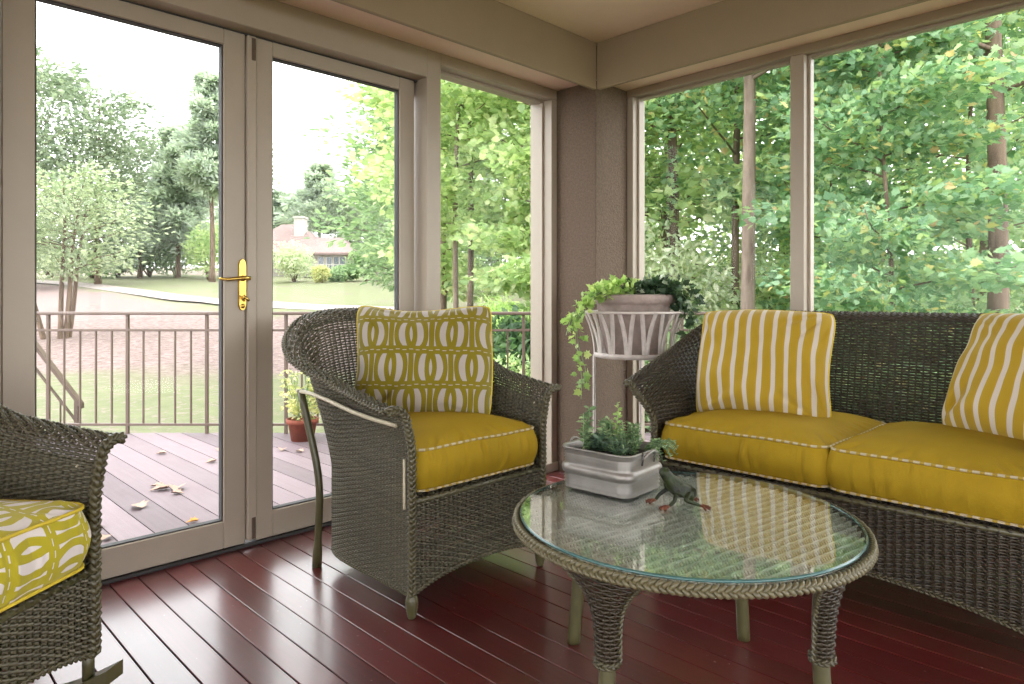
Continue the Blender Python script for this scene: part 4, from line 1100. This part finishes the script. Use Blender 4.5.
for th in (PI, 0.0, PI / 2 - 0.36):
    c_, s_ = math.cos(th), math.sin(th)
    mesh_obj('leg', [tube([(R0 * c_, R0 * s_, Z0 + 0.01), (R0 * c_, R0 * s_, 0.03), ((R0 + 0.012) * c_, (R0 + 0.012) * s_, 0.0)], 0.0075, 8)], M['whitemetal'], sd)
mesh_obj('lower_ring', [tube(rg_(R0 - 0.004, 0.22), 0.005, 6, closed=True)], M['whitemetal'], sd)
cp = thing('clay_pot', 'grey clay pot sitting in the iron basket stand', 'pot', (ps[0], ps[1], Z0 + 0.0115))
mesh_obj('pot_body', [lathe([(0, 0), (0.125, 0), (0.135, 0.01), (0.156, 0.10), (0.170, 0.19), (0.177, 0.240), (0.188, 0.246), (0.198, 0.256), (0.200, 0.278), (0.194, 0.288), (0.178, 0.290), (0.170, 0.270), (0, 0.262)], 48)], M['clay'], cp)
mesh_obj('soil', [lathe([(0, 0.272), (0.170, 0.266)], 32)], M['soil'], cp)

def vine_plant(name, label, vines, lmat, lsize, per, seed, jitter=0.018, bush=None):
    rg = np.random.default_rng(seed)
    r_ = thing(name, label, 'plant', (ps[0], ps[1], Z0 + 0.285), math.radians(45.3), 'ivies in the clay pot')
    C, D_, S_ = [], [], []
    for pts_ in vines:
        pts_ = np.array(pts_, float); d = np.concatenate([[0], np.cumsum(np.linalg.norm(np.diff(pts_, axis=0), axis=1))])
        n = int(d[-1] / 0.01) + 2; t = np.linspace(0, d[-1], n)
        P = np.stack([np.interp(t, d, pts_[:, i_]) for i_ in range(3)], 1)
        for _ in range(3): P[1:-1] = (P[:-2] + P[2:] + P[1:-1]) / 3
        S_.append(tube(P, 0.0018, 4))
        m_ = int(d[-1] * per)
        for j in range(m_):
            p = P[int(j / m_ * (n - 1))] + rg.normal(0, jitter, 3); C.append(p)
            q = rg.normal(0, 1, 3); q[2] = -abs(q[2]) * 0.5; q[1] -= 0.5; D_.append(q / np.linalg.norm(q) * 2)
    if bush:
        for (bx, by, bz, br, bn) in bush:
            q = rg.normal(0, 1, (bn, 3)); q /= np.linalg.norm(q, axis=1)[:, None]; q *= br * rg.uniform(0.3, 1, (bn, 1)) ** 0.5; q[:, 2] *= 0.6
            for k_ in q: C.append(np.array([bx, by, bz]) + k_); D_.append(k_ / br * 2)
    V, Fc = leaf_cloud(np.array(C), np.array(D_), lsize, 'lobed', fold=0.3, rg=rg, up=0.35)
    mesh_obj('leaves', [(V, Fc)], lmat, r_, smooth=False)
    mesh_obj('stems', S_, M['leaf_herb'], r_)
L_ = []
for k_ in range(7):
    o = RNG.normal(0, 0.012, 3)
    L_.append(np.array([(-0.05, -0.05, 0.0), (-0.09, -0.08, 0.05), (-0.17, -0.12, 0.04), (-0.25, -0.14, -0.01), (-0.30, -0.15, -0.08), (-0.32, -0.15, -0.15)]) * [1, 1, 1] + o)
L_.append([(-0.2, -0.13, 0.02), (-0.285, -0.15, -0.08), (-0.30, -0.15, -0.20), (-0.275, -0.15, -0.30), (-0.268, -0.15, -0.40), (-0.272, -0.15, -0.47)])
L_.append([(-0.2, -0.13, 0.0), (-0.29, -0.15, -0.1), (-0.285, -0.15, -0.22), (-0.25, -0.15, -0.33), (-0.262, -0.15, -0.42)])
vine_plant('lime_ivy', 'lime green ivy trailing down the left of the basket stand', L_, M['leaf_ivy'], 0.034, 45, 71, 0.016, bush=[(-0.07, -0.07, 0.05, 0.07, 80), (-0.16, -0.11, 0.03, 0.06, 60)])
R_ = []
for k_ in range(6):
    o = RNG.normal(0, 0.015, 3)
    R_.append(np.array([(0.05, 0.0, 0.0), (0.10, -0.05, 0.06), (0.17, -0.09, 0.05), (0.22, -0.12, 0.0), (0.26, -0.13, -0.08 - 0.03 * k_)]) + o)
R_.append([(0.15, -0.08, 0.04), (0.24, -0.12, -0.05), (0.255, -0.13, -0.16), (0.21, -0.13, -0.25), (0.17, -0.13, -0.29)])
vine_plant('dark_ivy', 'dark green and cream variegated ivy on the right of the clay pot', R_, M['leaf_ivydark'], 0.038, 36, 72, 0.02, bush=[(0.02, -0.04, 0.03, 0.06, 70), (0.11, -0.05, 0.05, 0.07, 90), (0.19, -0.08, 0.04, 0.08, 50), (0.23, -0.11, 0.0, 0.06, 22), (-0.02, -0.06, 0.03, 0.06, 40), (0.08, -0.02, 0.06, 0.06, 25)])

# =================================================================== THE GARDEN
GK = [(-40, -0.9), (9, -0.92), (16, -0.85), (23, -0.6), (30, -0.2), (45, 0.95), (60, 2.15), (80, 3.6), (110, 5.4), (200, 9)]
def gz(ahead): return float(np.interp(ahead, [g[0] for g in GK], [g[1] for g in GK]))
dd = np.concatenate([np.linspace(-30, 4, 8), np.linspace(5, 40, 60), np.linspace(42, 110, 50), np.linspace(115, 200, 8)])
xx = np.concatenate([np.linspace(-160, -42, 12), np.linspace(-40, 40, 80), np.linspace(42, 160, 12)])
zz = np.interp(dd, [g[0] for g in GK], [g[1] for g in GK])
zz = np.convolve(np.pad(zz, 2, mode='edge'), np.ones(5) / 5, 'valid')
def gz(ahead): return float(np.interp(ahead, dd, zz))
Dg, Xg = np.meshgrid(dd, xx, indexing='ij'); Zg = np.repeat(zz[:, None], len(xx), 1) + 0.05 * np.sin(Xg * 0.6 + Dg * 0.4) * (Dg > 12)
Vg = CAM[None, None, :] + FWD * Dg[..., None] + RGT * Xg[..., None]; Vg[..., 2] = Zg
n1, n2 = Dg.shape; idx = np.arange(n1 * n2).reshape(n1, n2)
m, nt, out = mat('garden_ground'); Ex.nt = nt
g_ = N(nt, 'ShaderNodeNewGeometry'); pos = N(nt, 'ShaderNodeSeparateXYZ', inp={0: g_.outputs['Position']})
px_, py_ = Ex(pos.outputs[0]) - CAM[0], Ex(pos.outputs[1]) - CAM[1]
ahead = px_ * float(FWD[0]) + py_ * float(FWD[1]); right = px_ * float(RGT[0]) + py_ * float(RGT[1])
n_big = Ex(N(nt, 'ShaderNodeTexNoise', inp={'Vector': g_.outputs['Position'], 'Scale': 0.35, 'Detail': 4.0}).outputs[0])
n_mid = N(nt, 'ShaderNodeTexNoise', inp={'Vector': g_.outputs['Position'], 'Scale': 2.2, 'Detail': 8.0, 'Roughness': 0.75})
n_fin = N(nt, 'ShaderNodeTexNoise', inp={'Vector': g_.outputs['Position'], 'Scale': 14.0, 'Detail': 6.0, 'Roughness': 0.8})
grass = mixc(nt, n_mid.outputs[0], (0.13, 0.15, 0.075, 1), (0.30, 0.31, 0.18, 1))
n_md2 = N(nt, 'ShaderNodeTexNoise', inp={'Vector': g_.outputs['Position'], 'Scale': 5.0, 'Detail': 8.0, 'Roughness': 0.8})
sf = N(nt, 'ShaderNodeMapRange', inp={0: n_md2.outputs[0], 1: 0.36, 2: 0.62})
straw = mixc(nt, sf.outputs[0], (0.15, 0.10, 0.088, 1), (0.36, 0.28, 0.26, 1))
edge = ahead + (n_big - 0.5) * 7.0
lim = (right * -1.0 - 12.0).max(0.0) * 0.95 + 33.0
inner = edge.step(14.0, 18.0); outer = Ex.op('SUBTRACT', 1.0, (edge - lim).step(-2.0, 1.0))
far = edge.step(76, 80) * 0.7
blotch = n_big.step(0.5, 0.62) * 0.35 * edge.step(34, 36)
near = Ex(n_md2.outputs[0]).step(0.50, 0.60) * 0.7
s = (inner * outer).max(far).max(blotch).max(near * Ex.op('SUBTRACT', 1.0, edge.step(30, 36)))
c = mixc(nt, s.s, grass, straw)
p = N(nt, 'ShaderNodeBsdfPrincipled', inp={'Base Color': c, 'Roughness': 0.95, 'Specular IOR Level': 0.1})
b = N(nt, 'ShaderNodeBump', inp={'Height': n_fin.outputs[0], 'Strength': 0.8, 'Distance': 0.08}); nt.links.new(b.outputs[0], p.inputs['Normal'])
nt.links.new(p.outputs[0], out.inputs[0])
gq = np.stack([idx[:-1, :-1], idx[:-1, 1:], idx[1:, 1:], idx[1:, :-1]], -1).reshape(-1, 4)
struct(fix_normals(mesh_obj('ground', [(Vg.reshape(-1, 3), gq)], m)))
# cart path crossing the lawn
cpth = [(-70, 74), (-52, 68), (-38, 59), (-28, 50), (-20, 42.5), (-13, 38), (-5, 35.5)]
cx = np.array([q[0] for q in cpth], float); cd = np.array([q[1] for q in cpth], float)
t = np.linspace(0, 6, 80); X_ = np.interp(t, range(7), cx); D_ = np.interp(t, range(7), cd)
for _ in range(10): X_[1:-1] = (X_[:-2] + X_[2:]) / 2; D_[1:-1] = (D_[:-2] + D_[2:]) / 2
Vp = []
for x, d in zip(X_, D_):
    for o in (-1.5, 1.5): q = site(x, d + o, gz(d + o) + 0.07); Vp.append(q)
Vp = np.array(Vp); n_ = len(Vp)
Fp = [(2 * i, 2 * i + 1, 2 * i + 3, 2 * i + 2) for i in range(79)]
struct(fix_normals(mesh_obj('path', [(Vp, np.array(Fp))], M['path'])))

def at(x_right, ahead_, dz=0.0): return tuple(site(x_right, ahead_, gz(ahead_) + dz))
TN = 'maples outside the garden windows'
# near maples outside the right-hand windows
tree('maple_tree', 'thick pale trunked maple standing in the middle of the left garden window', TN, at(3.15, 9.0), 13, 0.105, 4.6, 3.0, 12000, 0.10, M['leaf_maple'], M['bark_pale'], 'lobed', seed=101, nb=20)
tree('maple_tree', 'slim dark trunked maple just left of the thick pale one', TN, at(3.70, 11.2), 13, 0.075, 3.4, 3.0, 11000, 0.11, M['leaf_maple'], M['bark'], 'lobed', seed=102, nb=22)
tree('maple_tree', 'maple with thick dark trunk near the right edge of the far right window', TN, at(5.72, 8.05), 12, 0.125, 4.2, 3.0, 12000, 0.105, M['leaf_maple'], M['bark'], 'lobed', seed=103, nb=20)
tree('young_maple', 'leafy young maple filling the middle of the far right window', TN, at(4.0, 7.2), 5.4, 0.04, 0.7, 1.2, 14000, 0.085, M['leaf_maple'], M['bark'], 'lobed', seed=104, nb=26, flat=0.28)
tree('young_maple', 'leafy young maple behind the nearer one in the far right window', TN, at(4.9, 10.4), 6.2, 0.035, 0.4, 1.6, 11000, 0.095, M['leaf_maple'], M['bark'], 'lobed', seed=105, nb=22, flat=0.28)
tree('woodland_tree', 'grey trunked tree behind the hanging ivy seen in the left garden window', TN, at(3.0, 12.6), 14, 0.11, 3.5, 3.4, 8000, 0.17, M['leaf_bright'], M['bark'], 'lobed', seed=106, nb=20)
tree('young_maple', 'young maple at the far right edge of the view', TN, at(7.2, 10.6), 8, 0.06, 0.5, 2.2, 8000, 0.13, M['leaf_maple'], M['bark'], 'lobed', seed=107, nb=24)
TB = 'woodland trees behind the maples'
k_ = 0
W_ = [('broad mid green tree in the woodland, behind the thick pale trunk', 3.9, 17, 'leaf_mid'), ('bright yellow-green tree in the woodland behind the plant stand corner', 3.6, 20, 'leaf_bright'), ('woodland tree behind the post between the garden windows', 7.6, 19, 'leaf_bright'),
      ('woodland tree behind the young maple in the far right window', 9.2, 17, 'leaf_mid'), ('tall woodland tree behind the dark trunk at the right', 12.5, 18, 'leaf_mid'), ('woodland tree beyond the right edge of the window', 15.5, 19, 'leaf_bright'),
      ('distant woodland tree left of centre in the right windows', 7.0, 30, 'leaf_bright'), ('distant woodland tree in the middle of the right windows', 13.5, 30, 'leaf_mid'), ('distant woodland tree toward the right edge', 20.5, 30, 'leaf_bright')]
protoW = {}
for lab, X, d, lm in W_:
    k_ += 1
    if lm not in protoW:
        protoW[lm] = tree('woodland_tree', lab, TB, at(X, d), 13 if lm == 'leaf_mid' else 12, 0.16, 1.2, 3.9, 6500, 0.22, M[lm], M['bark'], 'oval', seed=120 + k_, nb=30, flat=0.5)
    else:
        c = copy_tree(protoW[lm]); c.location = at(X, d); c.rotation_euler = (0, 0, k_ * 1.7); c['label'] = lab; s = 1.0 + 0.12 * (k_ % 4); c.scale = (s, s, s)
U_ = [('shrub', 'pale green understorey shrub below the pale maple trunk', 2.75, 10.8, 1.5, 3.1, 'leaf_pale'), ('shrub', 'understorey shrub behind the left arm of the loveseat', 1.9, 9.5, 1.3, 1.6, 'leaf_mid'),
      ('shrub', 'understorey shrub right of the pale maple trunk', 4.3, 12.0, 1.7, 2.9, 'leaf_bright'), ('shrub', 'understorey shrub at the foot of the dark maple', 6.6, 10.6, 1.7, 2.1, 'leaf_mid'), ('shrub', 'understorey shrub in the middle of the far right window', 5.6, 12.5, 1.9, 2.4, 'leaf_bright')]
for i_, (nm, lab, X, d, r, h, lm) in enumerate(U_): shrub(nm, lab, 'understorey shrubs', at(X, d), r, h, 3800, 0.12, M[lm], 'oval', seed=140 + i_, lumps=9)
# seen in the narrow window
tree('slender_tree', 'left of two slim trunked trees seen in the narrow window', 'slim trees in the narrow window', at(-1.08, 13.5), 11, 0.065, 3.1, 2.3, 6500, 0.15, M['leaf_bright'], M['bark_pale'], 'lobed', seed=151, nb=18)
tree('slender_tree', 'right of two slim trunked trees seen in the narrow window', 'slim trees in the narrow window', at(-0.87, 14.0), 11.5, 0.075, 3.1, 2.5, 6500, 0.15, M['leaf_bright'], M['bark'], 'lobed', seed=152, nb=18)
tree('leafy_tree', 'yellow-green leafy tree filling the right of the narrow window', 'trees outside the narrow window', at(0.45, 11.5), 8.5, 0.06, 0.9, 1.5, 8000, 0.13, M['leaf_bright'], M['bark'], 'lobed', seed=153, nb=26)
tree('leafy_tree', 'tree behind the stucco column beyond the narrow window', 'trees outside the narrow window', at(1.6, 13.5), 12, 0.09, 1.0, 2.6, 8000, 0.16, M['leaf_bright'], M['bark'], 'lobed', seed=154, nb=24)
shrub('evergreen_shrub', 'dark glossy evergreen shrub low in the narrow window', None, at(0.28, 9.3), 0.75, 1.75, 2600, 0.12, M['leaf_dark'], 'oval', seed=155, lumps=6)
shrub('flowering_shrub', 'dense light green shrub behind the railing in the narrow window', None, at(0.05, 8.6), 0.85, 1.15, 2800, 0.075, M['leaf_bright'], 'oval', seed=156, lumps=7)
shrub('evergreen_shrub', 'round evergreen shrub below the railing in the narrow window', None, at(0.1, 7.2), 0.5, 0.85, 1800, 0.06, M['leaf_mid'], 'oval', seed=157, lumps=6)
gr = thing('ornamental_grass', 'clump of arching grass blades below the railing in the narrow window', 'grass clump', at(0.12, 6.3))
rg = np.random.default_rng(5); Pg = []
for i_ in range(70):
    a_ = rg.uniform(0, 2 * PI); r_ = rg.uniform(0.15, 0.5); h_ = rg.uniform(0.9, 1.45); t = np.linspace(0, 1, 10)
    Pg.append(tube(np.c_[np.cos(a_) * (0.05 + r_ * t ** 1.8), np.sin(a_) * (0.05 + r_ * t ** 1.8), h_ * (t - 0.25 * t ** 3)], np.linspace(0.006, 0.001, 10), 4))
mesh_obj('blades', Pg, M['leaf_bright'], gr)
fn = shrub('feathery_shrub', 'vivid green feathery shrub in the middle of the narrow window', None, at(-0.12, 10.2), 0.55, 1.9, 2600, 0.16, M['leaf_ivy'], 'blade', seed=158, lumps=5)
# overhanging tree seen through the second door
tree('overhanging_tree', 'yellow-green tree hanging over the lawn at the right of the second door', None, at(-2.0, 19.5), 10.5, 0.11, 1.9, 2.6, 8000, 0.19, M['leaf_bright'], M['bark'], 'lobed', seed=161, nb=20, flat=0.4)
tree('lawn_edge_tree', 'broad green tree at the lawn edge between the second door and the narrow window', None, at(-4.6, 33), 11, 0.2, 1.2, 4.2, 9000, 0.34, M['leaf_mid'], M['bark'], 'oval', seed=162, nb=26, flat=0.5)
# multi-stemmed tree at the left
tree('multi_stemmed_tree', 'pale multi-stemmed tree on bare ground, at the left through the first door', None, at(-16.4, 24.6), 5.7, 0.10, 2.4, 2.5, 5000, 0.18, M['leaf_soft'], M['bark'], 'oval', seed=163, nb=9, stems=4, flat=0.5)

FT = 'distant trees beyond the lawn'
def blobtree(lab, X, d, H, r, lm, seed, c0=0.12, n=6500, ls=0.42, kind='broad', name='distant_tree', twig=0.55, flat=0.6, nb=None):
    return tree(name, lab, FT, at(X, d), H, 0.25, H * c0, r, n, ls, M[lm], M['bark'], 'oval' if kind != 'pine' else 'needle', kind=kind, seed=seed, flat=flat, twig=twig, nb=nb)
px = lambda x, d: (x - 512) / 678.8 * d
blobtree('tall distant tree at the left edge of the first door', px(28, 52), 52, 17.5, 5.5, 'leaf_far', 201)
blobtree('round topped distant tree left of centre in the first door', px(98, 58), 58, 16.5, 5.2, 'leaf_far', 202)
blobtree('shorter distant tree in the middle of the first door', px(140, 72), 72, 13.5, 6.0, 'leaf_far', 203)
blobtree('very tall pine near the right side of the first door', px(212, 62), 62, 19.5, 3.6, 'leaf_pine', 204, c0=0.42, kind='pine', name='pine_tree', ls=0.7, n=4200)
blobtree('shorter pine left of the very tall pine', px(178, 70), 70, 15.5, 4.6, 'leaf_pine', 205, c0=0.2, kind='pine', name='pine_tree', ls=0.8, n=5000)
blobtree('distant tree behind the door stile left of the house', px(245, 94), 94, 15, 6, 'leaf_pine', 206, ls=0.6)
blobtree('open crowned pine standing directly behind the house chimney', px(320, 92), 92, 14.5, 5.0, 'leaf_pine', 207, c0=0.42, kind='pine', name='pine_tree', ls=0.9, n=3800, flat=0.4)
blobtree('small pine left of the house chimney', px(281, 96), 96, 11.0, 3.4, 'leaf_pine', 208, c0=0.4, kind='pine', name='pine_tree', ls=0.9, n=2600, flat=0.4)
blobtree('rounded distant tree behind the right end of the house', px(350, 88), 88, 9.5, 5.5, 'leaf_far', 209)
blobtree('distant tree right of the house', px(388, 82), 82, 9.5, 5.5, 'leaf_far', 210)
blobtree('distant tree behind the narrow window, left', px(440, 60), 60, 12, 6, 'leaf_far', 211)
blobtree('distant tree behind the narrow window, right', px(500, 55), 55, 12, 6, 'leaf_far', 212)
blobtree('distant tree behind the stucco column', px(590, 45), 45, 13, 6, 'leaf_mid', 213)
blobtree('distant tree at the far left beyond the first door frame', px(-20, 60), 60, 16, 6, 'leaf_far', 214)
shp = None
SH = [('long green hedge shrub at the lawn edge, left of the first door', 92, 70, 3.4, 3.2, 'leaf_mid'), ('dark hedge shrub left of centre at the far lawn edge', 118, 74, 3.0, 3.6, 'leaf_far'), ('rounded shrub at the far lawn edge in the first door', 150, 74, 3.4, 5.2, 'leaf_far'), ('grey-green shrub at the far lawn edge right of centre', 176, 72, 3.0, 4.6, 'leaf_mid'),
      ('bright light green small tree at the right side of the first door', 208, 66, 2.6, 6.0, 'leaf_bright'), ('hedge shrub at the far lawn edge at the left edge of the first door', 50, 72, 4.0, 4.5, 'leaf_far'), ('pale pinkish shrub standing in front of the house', 294, 62, 2.7, 3.8, 'leaf_pale'), ('small yellow shrub in front of the house deck', 322, 60, 0.9, 1.5, 'leaf_yellow'),
      ('round dark shrub below the house deck', 345, 64, 1.5, 1.3, 'leaf_mid'), ('dark evergreen shrub right of the house', 366, 66, 2.2, 3.4, 'leaf_mid'), ('tall dark shrub right of the house near the door frame', 392, 66, 2.4, 4.4, 'leaf_mid'), ('low shrub beside the yellow shrub at the house', 334, 62, 1.2, 1.1, 'leaf_mid')]
for i_, (lab, x, d, r, h, lm) in enumerate(SH): shrub('distant_shrub', lab, 'shrubs along the far lawn edge', at(px(x, d), d), r, h, 1800, 0.32, M[lm], 'oval', seed=300 + i_, lumps=8)

# the neighbouring house
D0 = 74.0
hz0 = gz(D0)
hs = thing('house', 'neighbouring house with brown hipped roof and white chimney across the lawn', 'house', site(0, D0, 0)); hs.rotation_euler = (0, 0, ang)
def hb(x): return (x - 512) / 678.8 * D0
def hzz(y): return 1 + (296.5 - y) / 678.8 * D0
boxes('walls', [(hb(255), hb(322), 0, 9, hz0 - 0.5, hzz(253)), (hb(310), hb(350), -1.5, 8, hzz(277), hzz(253))], M['siding'], hs, bev=0)
boxes('foundation', [(hb(312), hb(348), -0.8, 8, hz0 - 0.8, hzz(277))], M['stone'], hs, bev=0)
def hip(x0, x1, y0, y1, zb_, r0, r1, zt): 
    ym = (y0 + y1) / 2
    V = [(x0, y0, zb_), (x1, y0, zb_), (x1, y1, zb_), (x0, y1, zb_), (r0, ym, zt), (r1, ym, zt), (x0, y0, zb_ - 0.2), (x1, y0, zb_ - 0.2), (x1, y1, zb_ - 0.2), (x0, y1, zb_ - 0.2)]
    return V, [(0, 1, 5, 4), (1, 2, 5), (2, 3, 4, 5), (3, 0, 4), (6, 7, 1, 0), (7, 8, 2, 1), (8, 9, 3, 2), (9, 6, 0, 3), (9, 8, 7, 6)]
fix_normals(mesh_obj('roof', [hip(hb(235), hb(326), -1, 10, hzz(252), hb(268), hb(286), hzz(220)), hip(hb(300), hb(361), -2.4, 9, hzz(254), hb(310), hb(334), hzz(235))], M['shingle'], hs, smooth=False))
boxes('chimney', [(hb(288), hb(298), 2, 3.4, hzz(250), hzz(215)), (hb(287), hb(299), 1.9, 3.5, hzz(216), hzz(214))], M['housewhite'], hs, bev=0)
boxes('deck', [(hb(312), hb(360), -4.5, -1.5, hzz(274), hzz(272))], M['housewhite'], hs, bev=0)
for x in (315, 330, 345, 358): boxes('deck_post', [(hb(x) - 0.12, hb(x) + 0.12, -4.4, -4.15, hz0 - 0.5, hzz(273))], M['housewhite'], hs, bev=0)
boxes('deck_railing', [(hb(312), hb(360), -4.5, -4.4, hzz(266) - 0.08, hzz(266))] + [(hb(312) + k_ * 0.5, hb(312) + k_ * 0.5 + 0.08, -4.5, -4.42, hzz(273), hzz(266)) for k_ in range(11)], M['housewhite'], hs, bev=0)
for x in (325, 333, 340, 346): 
    w_ = boxes('window_frame', [(hb(x) - 0.34, hb(x) + 0.34, -1.56, -1.5, hzz(270), hzz(257))], M['housewhite'], hs, bev=0)
    boxes('pane', [(hb(x) - 0.25, hb(x) + 0.25, -1.60, -1.565, hzz(269.3), hzz(257.8))], M['housewin'], w_, bev=0)

# =================================================================== LIGHT AND CAMERA
w = bpy.data.worlds.new('overcast'); bpy.context.scene.world = w; w.use_nodes = True
bg = w.node_tree.nodes['Background']; bg.inputs[0].default_value = (0.97, 0.975, 1.0, 1); bg.inputs[1].default_value = 3.1

cam = bpy.data.cameras.new('camera'); co = bpy.data.objects.new('camera', cam); COL.objects.link(co)
co.location = CAM; co.rotation_euler = (PI / 2, 0, TH)
cam.sensor_width = 36.0; cam.lens = 678.8 / 1024 * 36; cam.shift_y = -(342 - 296.5) / 1024; cam.clip_end = 500; cam.clip_start = 0.02
sc = bpy.context.scene; sc.camera = co
sc.view_settings.view_transform = 'Standard'; sc.view_settings.look = 'None'; sc.view_settings.gamma = 1.0; sc.view_settings.use_curve_mapping = False
sc.view_settings.exposure = 1.0
sc.cycles.use_denoising = True
sc.cycles.max_bounces = 10; sc.cycles.diffuse_bounces = 5; sc.cycles.transparent_max_bounces = 16; sc.cycles.glossy_bounces = 4
sc.cycles.sample_clamp_indirect = 8.0; sc.cycles.caustics_reflective = False; sc.cycles.caustics_refractive = False
